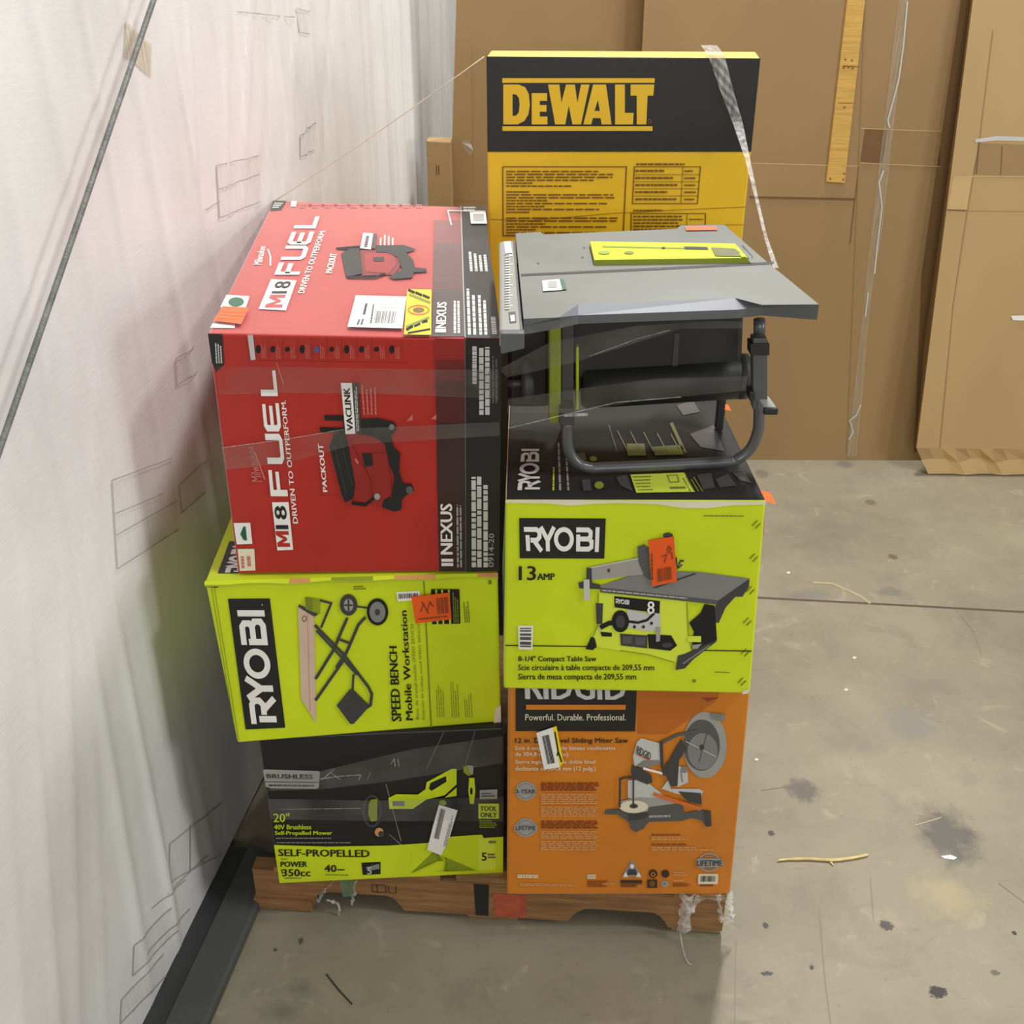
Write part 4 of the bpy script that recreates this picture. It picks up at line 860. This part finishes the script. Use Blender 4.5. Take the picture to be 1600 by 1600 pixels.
# right sheet leaning in front, with a curled foot
cy0 = at_z(1452, 742, .0).y
bl = at_z(1450, 742, .0); kn = at_y(1432, 700, cy0-.01); tl_ = at_y(1520, 0, cy0+.06)
d = (tl_-kn)/(tl_.z-kn.z); tl2 = tl_+d*.35; w = Vector((1.1, -.02, 0))
mb = MB(); A = [kn, kn+w, tl2+w, tl2]; n = (A[1]-A[0]).cross(A[3]-A[0]).normalized()
mb.face(A, CB3); Bk = [c-n*.015 for c in A]; mb.face(Bk[::-1], CB3)
for i in range(4): j = (i+1) % 4; mb.face([A[i], Bk[i], Bk[j], A[j]], CBE)
fc = Face(*A); pc = Pen(fc, fz, mb=mb, base=.0008)
pc.stroke([(950,100),(905,470),(865,700),(820,1000),(775,1480)], 3, CB2, 1)
pc.poly([(905,470),(1060,478),(1060,580),(885,572)], CB2, 1); pc.stroke([(820,580),(1060,580)], 4, CBL, 2); pc.stroke([(800,690),(862,692)], 4, CBE, 2); pc.poly([(820,582),(882,578),(865,690),(800,690)], CBL, 0); pc.stroke([(870,694),(1060,696)], 2, CB2, 1)
pc.stroke([(905,465),(895,572)], 4, CBE, 2); pc.stroke([(980,480),(975,575)], 3, CBE, 2)
sC = mb.build('cardboard_sheet'); tag(sC, 'pale brown cardboard sheet leaning at the right with a crumpled bottom edge', 'cardboard', 'cardboard sheets along the back')
# curled foot
q = MB(); N = 26; r0, r1 = [], []
for k in range(N+1):
    t = k/N; a = kn+w*t; wob = .004*math.sin(k*1.7)+.003*math.sin(k*3.9)
    b = Vector((bl.x+1.1*t, bl.y-.02*t+wob, .004))
    r0.append(a); r1.append((a*.5+b*.5+Vector((0,.012+wob,-.0))+Vector((0,0,wob)), b))
for k in range(N):
    q.faces([r0[k], r1[k][0], r1[k+1][0], r0[k+1]], [(0,1,2,3)], CBL if k % 3 else CB3, False); q.faces([r1[k][0], r1[k][1], r1[k+1][1], r1[k+1][0]], [(0,1,2,3)], CBL, False)
q.build('flap', sC)['label'] = 'crumpled bottom flap'
q = Pen(fc, fz, base=.002); q.poly([(890,458),(960,447),(1060,450),(1060,464),(960,462),(892,468)], ink('lgrey'), 1); q.mb.build('tape_strip', sC)['label'] = 'shiny clear tape strip'
q = Pen(fc, fz, base=.003); q.poly([(1008,1038),(1060,1036),(1060,1054),(1015,1052)], ink('white'), 1); q.mb.build('cable_tie', sC)['label'] = 'white plastic tie poking out'
# narrow carton in the gap by the white wall
yk = YB-.03
k0 = at_y(666, 222, yk); k1 = at_y(704, 222, yk)
CK = box_c(k0.x, k1.x, yk, yk+.08, 0, k0.z); CK[4].z += .004
mb = carton(CK, ALL(CB2), .003); fk = Face(CK[0], CK[1], CK[5], CK[4]); p = Pen(fk, (640,180,.1), mb=mb)
p.words(up(405,930,400,750,470,480), 2, ink('brown'), 1, fill=.3); p.stroke([(560,412),(670,412)], 14, CBL, 1)
o = mb.build('cardboard_box'); tag(o, 'narrow plain brown carton standing upright in the gap beside the white wall', 'box')

# ------------------------------------------------------------------ bare table saw on the lime carton
ts = empty('table_saw', (0.2, 1.62, Z_SAW))
tag(ts, 'bare grey table saw with lime blade plate and tubular stand, on a lime carton', 'table saw')
G = (760, 340, .3375)
ZT = 1.265
def g(x, y, z): return at_z(G[0]+x*G[2], G[1]+y*G[2], z)
def gy(x, y, Y): return at_y(G[0]+x*G[2], G[1]+y*G[2], Y)
alu = mat('cast_table_grey', rgb(118,120,115), .42, .12, 5, .04, 60, metal=.1); skirt = mat('table_skirt', rgb(92,94,95), .42, .06, 9); bev = mat('table_lip', rgb(116,119,126), .5, .05, 9)
dark = mat('saw_plastic_dark', rgb(38,38,38), .5, .1, 20); dark2 = mat('saw_plastic_grey', rgb(66,66,66), .5, .1, 20); tubem = mat('tube_grey', rgb(98,100,101), .35, .06, 20, metal=.35); limep = mat('saw_plastic_lime', rgb(186,206,24), .42, .06, 12); limed = mat('saw_lime_dark', rgb(130,142,24), .5, .1, 12); railm = mat('rail_aluminium', rgb(142,143,136), .45, .06, 10, metal=.2)  # includes a darker lime for plate sides, slot line and front panel
top_px = [(172,468),(335,462),(425,402),(1150,372),(1276,404),(1540,402),(1300,206),(1100,32),(900,36),(882,52),(266,78),(250,66),(135,72)]
T0 = [g(x, y, ZT) for x, y in top_px]
SK = .0225
mid_px = {1: (342,472), 2: (425,452), 3: (1165,426), 4: (1280,414)}
T1 = [ (g(*mid_px[i], ZT-.010) if i in mid_px else t-Vector((0,0,.010))) for i, t in enumerate(T0)]
T2 = [t-Vector((0,0,SK-.010)) for t in T1]
mb = MB(); mb.face(T0, alu)
n = len(T0)
for i in range(n):
    j = (i+1) % n; m1 = bev if i in (1, 2, 3) else skirt
    mb.face([T1[i], T1[j], T0[j], T0[i]], m1); mb.face([T2[i], T2[j], T1[j], T1[i]], skirt)
mb.face([t for t in T2[::-1]], dark)
TP = Plane((0,0,ZT), (0,0,1)); p = Pen(TP, G, mb=mb, base=.0005)
p.poly([(160,262),(800,232),(1330,205),(1332,216),(800,243),(162,272)], dark, 0); p.ell(800, 238, 10, 6, dark2, 1)
for x, y in ((452,140),(445,185),(240,212)): p.ell(x, y, 6, 4, dark2, 0, n=10)
p.stroke([(1185,130),(1232,185)], 8, dark2, 0)
tt = mb.build('table_top', ts)
q = Pen(TP, G, base=.0014)
q.poly([(258,297),(338,290),(350,340),(262,346)], 'white'); q.poly([(338,290),(358,290),(372,336),(350,340)], 'green'); q.rect(285, 300, 328, 332, 'silver', 2); q.mb.build('barcode_label', tt)['label'] = 'small white label with a green edge'
q = Pen(TP, G, base=.0014); q.poly([(920,46),(1066,44),(1068,62),(924,64)], 'sticker'); q.mb.build('price_sticker', tt)['label'] = 'orange sticker at the far edge'
# lime throat plate standing slightly proud
ZI = ZT+.008
ip = [(500,196),(1215,186),(1150,120),(480,110)]
I1 = [g(x, y, ZI) for x, y in ip]; I0 = [Vector((t.x, t.y, ZT)) for t in I1]
mb = MB(); mb.face(I1, limep)
for i in range(4): j = (i+1) % 4; mb.face([I0[i], I0[j], I1[j], I1[i]], limed)
p = Pen(Plane((0,0,ZI), (0,0,1)), G, mb=mb, base=.0006)
p.poly([(535,132),(920,140),(920,146),(540,138)], limed, 0); p.poly([(915,136),(1022,138),(1028,150),(920,148)], dark, 1)
p.poly([(1040,140),(1150,146),(1200,182),(1060,180)], mat('riving_plate', rgb(110,112,74), .4), 1); p.poly([(1168,168),(1195,172),(1205,186),(1180,186)], limep, 2)
p.ell(545, 164, 26, 8, 'limedk', 1); p.ell(660, 164, 22, 7, 'olive', 1); p.ell(820, 143, 8, 4, dark, 2); p.poly([(1160,128),(1180,134),(1230,186),(1210,186)], alu, 0)
mb.build('throat_plate', ts)['label'] = 'bright lime blade insert'
# rail with scale on the left
rl = [(60,575),(150,545),(182,520),(178,500),(140,330),(125,108),(100,100),(62,122),(50,150),(62,330)]
ra = [g(60,520,ZT-.003), g(170,522,ZT-.003), g(132,104,ZT-.003), g(58,110,ZT-.003)]
mb = MB(); rb = [c-Vector((0,0,.026)) for c in ra]
mb.bm(hexa([rb[0], rb[1], rb[2], rb[3], ra[0], ra[1], ra[2], ra[3]], .004), railm)
p = Pen(Plane(ra[0], (0,0,1)), G, mb=mb, base=.0006)
for k in range(22):
    y = 170+k*12; p.stroke([(88,y),(110 if k % 4 else 122,y-1)], 4, 'white', 0); p.stroke([(84,y+6),(104,y+5)], 3, 'grey2', 0)
p.poly([(80,112),(112,110),(122,180),(90,182)], 'lgrey', 0); p.poly([(102,440),(134,436),(138,488),(108,490)], dark2, 0); p.poly([(110,455),(130,453),(132,482),(114,484)], 'white', 1); p.stroke([(128,110),(160,520)], 8, skirt, 0)
mb.build('fence_rail', ts)['label'] = 'aluminium fence rail with a printed scale'
mb = MB(); e = [g(66,530,ZT-.003), g(176,530,ZT-.003)]; yv = Vector((0,.012,0))
mb.bm(hexa([e[0]-Vector((0,.004,.03)), e[1]-Vector((0,.004,.022)), e[1]+yv-Vector((0,0,.022)), e[0]+yv-Vector((0,0,.03)), e[0]-Vector((0,.004,0)), e[1]-Vector((0,.004,0)), e[1]+yv, e[0]+yv], .002), skirt); mb.build('rail_end_cap', ts)
# housing
YF = 1.60
def gbox(x0, y0, x1, y1, Y0, Y1, m, name, bev=.003, z1=None):
    tl, tr, bl_, br_ = gy(x0, y0, Y0), gy(x1, y0, Y0), gy(x0, y1, Y0), gy(x1, y1, Y0); e = Vector((0, Y1-Y0, 0))
    if z1: tl.z = tr.z = z1
    q = MB(); q.bm(hexa([bl_, br_, br_+e, bl_+e, tl, tr, tr+e, tl+e], bev), m); return q.build(name, ts)
zt2 = ZT-SK-.001
body = gbox(346, 480, 1182, 760, YF+.045, 1.80, dark, 'housing', .008, zt2)
mb = MB(); a, b = gy(872, 520, YF+.044), gy(882, 720, YF+.044); mb.bm(hexa(box_c(a.x, b.x, YF+.043, YF+.05, b.z, a.z-.005), 0), dark2); o = mb.build('housing_rib', ts)
a = gy(440, 780, YF+.06); b = gy(1205, 735, YF+.06)
mb = MB(); mb.bm(tube([a, a+Vector((.005,0,0)), b-Vector((.012,0,0)), b], [.03,.036,.036,.03], 24), dark, True); mb.build('motor', ts)
mb = MB(); mb.bm(tube([b-Vector((.014,0,0)), b, b+Vector((.004,0,0))], [.0365,.0365,.03], 24), dark2, True); mb.build('motor_cap', ts)
gbox(290, 480, 345, 955, YF-.02, 1.78, limed, 'front_panel', .003, zt2)['label'] = 'lime front panel seen edge-on'
gbox(346, 480, 402, 900, YF-.005, 1.76, dark2, 'panel_backing', .002, zt2)
gbox(414, 600, 428, 890, YF+.03, 1.62+.05, limep, 'lime_trim', .001)
gbox(100, 500, 289, 880, YF+.05, 1.79, dark, 'front_box', .006, zt2)
c0 = gy(185, 760, YF+.02); mb = MB()
mb.bm(tube([c0+Vector((-.008,.0,0)), c0+Vector((.0,0,0)), c0+Vector((.012,0,0))], [.03,.034,.03], 20), dark2, True)
mb.bm(tube([c0+Vector((-.03,-.022,.006)), c0+Vector((-.008,-.022,.006))], .006, 10), dark2, True); mb.build('handwheel', ts)
# stand: bent tube in front, low rear feet
def upath(Y):
    Yx = lambda x: Y+.014*(x-560)/530
    pts = [(374,950),(374,1035),(388,1095),(425,1140),(480,1158),(560,1157),(1090,1132),(1165,1116),(1222,1070),(1254,1000),(1262,930),(1262,760),(1264,470)]
    return smooth_path([gy(x, y, Yx(x)) for x, y in pts], 5)
YL = 1.575
pa = upath(YL)
mb = MB(); mb.bm(tube(pa, .0088, 14), tubem, True); mb.build('stand_tube', ts)
def g2(x0, y0, x1, y1, d0, d1, m, name, bev=.0015):
    return gbox(x0, y0, x1, y1, YL-d0, YL+d1, m, name, bev)
g2(1234, 560, 1302, 890, .011, .011, tubem, 'leg_sleeve'); g2(1222, 585, 1312, 640, .014, .013, dark, 'clamp'); g2(1218, 808, 1245, 850, .016, .012, dark, 'clamp_lever')
a = gy(1245, 850, YL-.012); q = MB()
c8 = [gy(1252,852,YL-.004), gy(1306,852,YL-.004), gy(1306,840,YL+.006), gy(1252,840,YL+.006)]
f0, f1 = gy(1282, 905, YL-.035), gy(1346, 880, YL-.035)
q.bm(hexa([Vector((f0.x,YL-.035,f0.z)), Vector((f1.x,YL-.035,f0.z)), Vector((c8[1].x,YL,c8[1].z-.012)), Vector((c8[0].x,YL,c8[0].z-.012)), Vector((f0.x,YL-.035,f1.z)), Vector((f1.x,YL-.035,f1.z)), Vector((c8[1].x,YL,c8[1].z+.008)), Vector((c8[0].x,YL,c8[0].z+.008))], .0015), mat('foot_grey', rgb(150,152,148), .45)); ft = q.build('swing_foot', ts)
q = MB(); q.bm(hexa(box_c(f0.x-.001, f1.x+.001, YL-.041, YL-.034, f0.z-.001, f1.z+.001), .002), dark); q.build('rubber_end', ft)
g2(340, 885, 408, 965, .013, .02, dark2, 'tube_bracket', .002)
for x in (352, 1085):
    a = gy(x, 700, 1.74); q = MB(); q.bm(hexa(box_c(a.x, a.x+.013, 1.735, 1.75, Z_SAW+.003, a.z), .002), dark); q.build('rear_foot', ts)

# ------------------------------------------------------------------ rope, string, stretch film
rope_m = mat('dark_strap', rgb(104,106,102), .6, .35, 40, .4, 220)
ro = [at_plane(u, v, W0+WN*.035, WN) for u, v in ((262,-65),(240,0),(120,352),(0,700),(-60,872))]
mb = MB(); mb.bm(tube(smooth_path(ro, 12), .0042, 10), rope_m, True)
o = mb.build('rope'); tag(o, 'dark grey rope stretched diagonally in front of the white wall', 'rope')
film = film_mat('stretch_film', rgb(220,220,216), .14, .22); film2 = film_mat('stretch_film_dense', rgb(226,226,222), .34, .2, (30, 30, 6)); film3 = film_mat('stretch_film_dusty', rgb(150,148,138), .15, .3)
string_m = mat('film_string', rgb(206,196,176), .5, .1, 30)
s0 = REDC[7]+Vector((.006,-.02,.004)); s1_ = DWC[4]+Vector((-.004,-.004,.0))
mb = MB(); pth = [s0.lerp(s1_, t/14)-Vector((0,0,.004*math.sin(math.pi*t/14))) for t in range(15)]
mb.bm(tube(pth, .0011, 6), string_m, True); o = mb.build('string'); tag(o, 'thin pale string running from the red carton up to the tall yellow carton', 'string')
# twisted film strand from the tall carton to the table saw
NF = Vector((0,-1,0)); mb = MB(); N = 26; rows = []
cl = [(1119,86),(1135,140),(1152,190),(1167,245),(1182,310),(1196,370),(1212,418)]; wl = [16,13,10,5,3,3,4.5]
for k in range(N+1):
    t = k/N*(len(cl)-1); i = min(int(t), len(cl)-2); fr = t-i
    u = cl[i][0]*(1-fr)+cl[i+1][0]*fr; v = cl[i][1]*(1-fr)+cl[i+1][1]*fr; w_ = wl[i]*(1-fr)+wl[i+1]*fr
    Yk = YD-.012-(.5*max(0, (k/N-.3)/.7))
    c_ = at_y(u, v, Yk); h_ = w_/1000.0
    rows.append([c_+Vector((h_*(x-1.5)/1.5, -.003*((x+k) % 2), .0)) for x in range(4)])
for a, b in zip(rows, rows[1:]):
    for x in range(3): mb.faces([a[x], a[x+1], b[x+1], b[x]], [(0,1,2,3)], film2)
mb.faces([rows[0][0], rows[0][3], rows[0][3]+Vector((0,.1,.007)), rows[0][0]+Vector((0,.1,.007))], [(0,1,2,3)], film2)
o = mb.build('stretch_film'); tag(o, 'twisted white stretch film strand hanging from the tall yellow carton to the table saw', 'plastic film', 'stretch film on the load')
def sheet(face, frame, polys, m, label, off=.007, lines=()):
    p = Pen(face, frame, base=off)
    for P in polys: p.poly(P, m, 0)
    for P, w in lines: p.stroke(P, w, film2, 1)
    o = p.mb.build('stretch_film'); tag(o, label, 'plastic film', 'stretch film on the load'); return o
rf = Face(REDC[0], REDC[1], REDC[5], REDC[4])
sheet(rf, (320,500,.3), [[(70,235),(640,240),(1200,250),(1530,250),(1530,400),(900,375),(400,372),(75,385)], [(90,655),(450,610),(750,560),(1535,520),(1535,590),(800,640),(430,740),(110,775)]], film3, 'thin clear stretch film bands across the front of the red carton', lines=[([(95,660),(400,620),(740,562)],3), ([(390,215),(430,330)],3)])
mbx = Plane(mow.data.vertices[0].co, (0,1,0))
mC = [Vector(v) for v in (at_z(437,1379,ZP), at_z(786,1362,ZP))]
mfn = (mC[1]-mC[0]).cross(Vector((0,0,1))).normalized()
MF = Plane(mC[0]+mfn*.012, mfn)
sheet(MF, (380,1120,.2625), [[(140,430),(340,350),(520,300),(1000,185),(1545,105),(1548,265),(900,372),(450,425)], [(150,480),(800,490),(1548,468),(1548,612),(800,612),(165,600)]], film3, 'cloudy stretch film wrapped over the black mower carton', .004, lines=[([(460,360),(560,345),(700,335)],4), ([(470,365),(545,300)],4), ([(520,320),(580,365)],4), ([(700,335),(690,365)],4), ([(760,320),(740,362)],4), ([(880,270),(900,240),(905,285)],5), ([(920,240),(930,285)],5), ([(220,540),(700,535)],3), ([(850,390),(940,730)],3), ([(870,690),(950,760)],3)])
SF = Plane(Vector((0,YL-.02,0)), (0,-1,0))
sheet(SF, G, [[(60,700),(300,575),(700,500),(1050,480),(1210,482),(1205,512),(900,515),(500,640),(420,668),(95,740)], [(95,905),(400,905),(700,850),(1200,800),(1210,735),(800,745),(440,790),(100,840)]], film3, 'thin stretch film wound round the table saw body', 0, lines=[([(100,975),(350,915),(600,855),(900,830)],4), ([(360,915),(470,910)],14), ([(480,640),(700,560),(850,520)],3)])
# loose film at the pallet's right front corner
mb = MB(); rnd = random.Random(3)
def crumple(pts, n, wdt, m, jit):
    P = smooth_path(pts, n); prev = None
    for i, c in enumerate(P):
        s_ = wdt*(.6+.6*rnd.random()); j = lambda: Vector((rnd.uniform(-1,1), rnd.uniform(-1,1), rnd.uniform(-1,1)))*jit
        cur = [c+Vector((-s_,0,0))+j(), c+Vector((0,-.004,0))+j(), c+Vector((s_,0,0))+j()]
        if prev:
            for x in range(2): mb.faces([prev[x], prev[x+1], cur[x+1], cur[x]], [(0,1,2,3)], m)
        prev = cur
yb = at_z(1100, 1465, 0).y-.012
crumple([at_y(u, v, yb) for u, v in ((1075,1395),(1072,1425),(1068,1455))], 6, .012, film2, .004)
crumple([at_y(u, v, yb) for u, v in ((1095,1398),(1080,1420),(1070,1438))], 6, .005, film2, .003)
crumple([at_y(u, v, yb) for u, v in ((1122,1396),(1125,1420),(1127,1440))], 6, .005, film2, .003)
crumple([at_y(u, v, yb+.01) for u, v in ((1138,1394),(1140,1415),(1142,1430),(1138,1442))], 6, .007, film2, .005)
crumple([at_y(u, v, yb) for u, v in ((1068,1402),(1100,1404),(1135,1402))], 6, .006, film, .004)
mb.bm(tube(smooth_path([at_y(1062,1445,yb), at_y(1064,1465,yb-.002), at_z(1069,1490,.004), at_z(1074,1502,.004), at_z(1080,1508,.003)], 6), .0011, 6), film2, True)
o = mb.build('stretch_film'); tag(o, 'crumpled white stretch film with a loose tail at the pallet corner under the orange carton', 'plastic film', 'stretch film on the load')
mb = MB(); yb = at_z(510, 1420, 0).y-.015
crumple([at_y(u, v, yb) for u, v in ((522,1375),(505,1395),(496,1408))], 6, .004, film2, .002)
crumple([at_y(u, v, yb) for u, v in ((556,1374),(553,1395),(551,1412))], 6, .003, film2, .002)
crumple([at_y(u, v, yb) for u, v in ((510,1405),(528,1412),(530,1432))], 6, .002, film2, .002)
green_f = film_mat('green_film', rgb(110,150,120), .5, .3)
mb.faces([at_y(u, v, yb+.003) for u, v in ((530,1372),(556,1372),(550,1400),(536,1402))], [(3,2,1,0)], green_f)
o = mb.build('stretch_film'); tag(o, 'torn clear and greenish film scrap on the pallet stringer under the mower carton', 'plastic film', 'stretch film on the load')

# ------------------------------------------------------------------ floor debris
sp = mat('splinter_wood', rgb(206,188,128), .7, .2, 40); mb = MB()
P = [at_z(u, v, .004) for u, v in ((1214,1345),(1226,1343),(1262,1342),(1300,1344),(1335,1340),(1357,1335))]
mb.bm(tube(smooth_path(P, 4), [.0008]*2+[.0022]*4+[.0032]*10+[.0028]*4+[.0008], 6), sp, False)
k_ = at_z(1298, 1347, .003); mb.bm(tube([k_, k_+Vector((.003,-.008,-.001))], [.003,.001], 6), sp)
o = mb.build('wood_splinter'); tag(o, 'pale wood splinter lying on the bare concrete floor', 'wood splinter')
mb = MB(); P = [at_z(u, v, .0015) for u, v in ((510,1522),(528,1545),(538,1556),(550,1569))]
mb.bm(tube(smooth_path(P, 5), .0013, 6), mat('twig', rgb(44,40,34), .8)); o = mb.build('twig'); tag(o, 'thin dark twig on the floor in front of the pallet', 'twig')

# ------------------------------------------------------------------ light
w = bpy.data.worlds.new('world'); SC.world = w; w.use_nodes = True
w.node_tree.nodes['Background'].inputs['Color'].default_value = (1.0, .99, .97, 1); w.node_tree.nodes['Background'].inputs['Strength'].default_value = .19
def area(loc, size, power, target, col=(1, .985, .965)):
    d = bpy.data.lights.new('lamp_or_fill', 'AREA'); d.shape = 'RECTANGLE'; d.size, d.size_y = size; d.energy = power; d.color = col
    o = bpy.data.objects.new('lamp_or_fill', d); COL.objects.link(o); o.location = loc
    o.rotation_euler = (Vector(target)-Vector(loc)).to_track_quat('-Z', 'Y').to_euler(); return o
area((.80, 3.35, 4.4), (.22, .6), 150, (.2, 2.0, 0))      # lamp behind the load
area((2.5, .5, 4.4), (.35, 0.35), 50, (-.3, 1.8, .6))     # lamp to the right
area((3.8, .3, 1.9), (1.2, 1.0), 52, (-.6, .9, .5))        # added low fill from the right, thins the shade on the wall
area((.75, 5.0, 4.4), (.3, .5), 55, (-.1, 3.0, .8))     # unseen lamp added beyond the sheets to lighten the far wall
area((1.0, 1.35, 4.4), (.3, .3), 18, (0, 1.6, 0))        # lamp overhead
area((.4, -4.0, 2.4), (2.5, .8), 74, (.1, 2.0, .7))      # added low front fill, brightens the upright carton faces
SC.view_settings.view_transform = 'Standard'; SC.view_settings.look = 'None'; SC.view_settings.exposure = 0
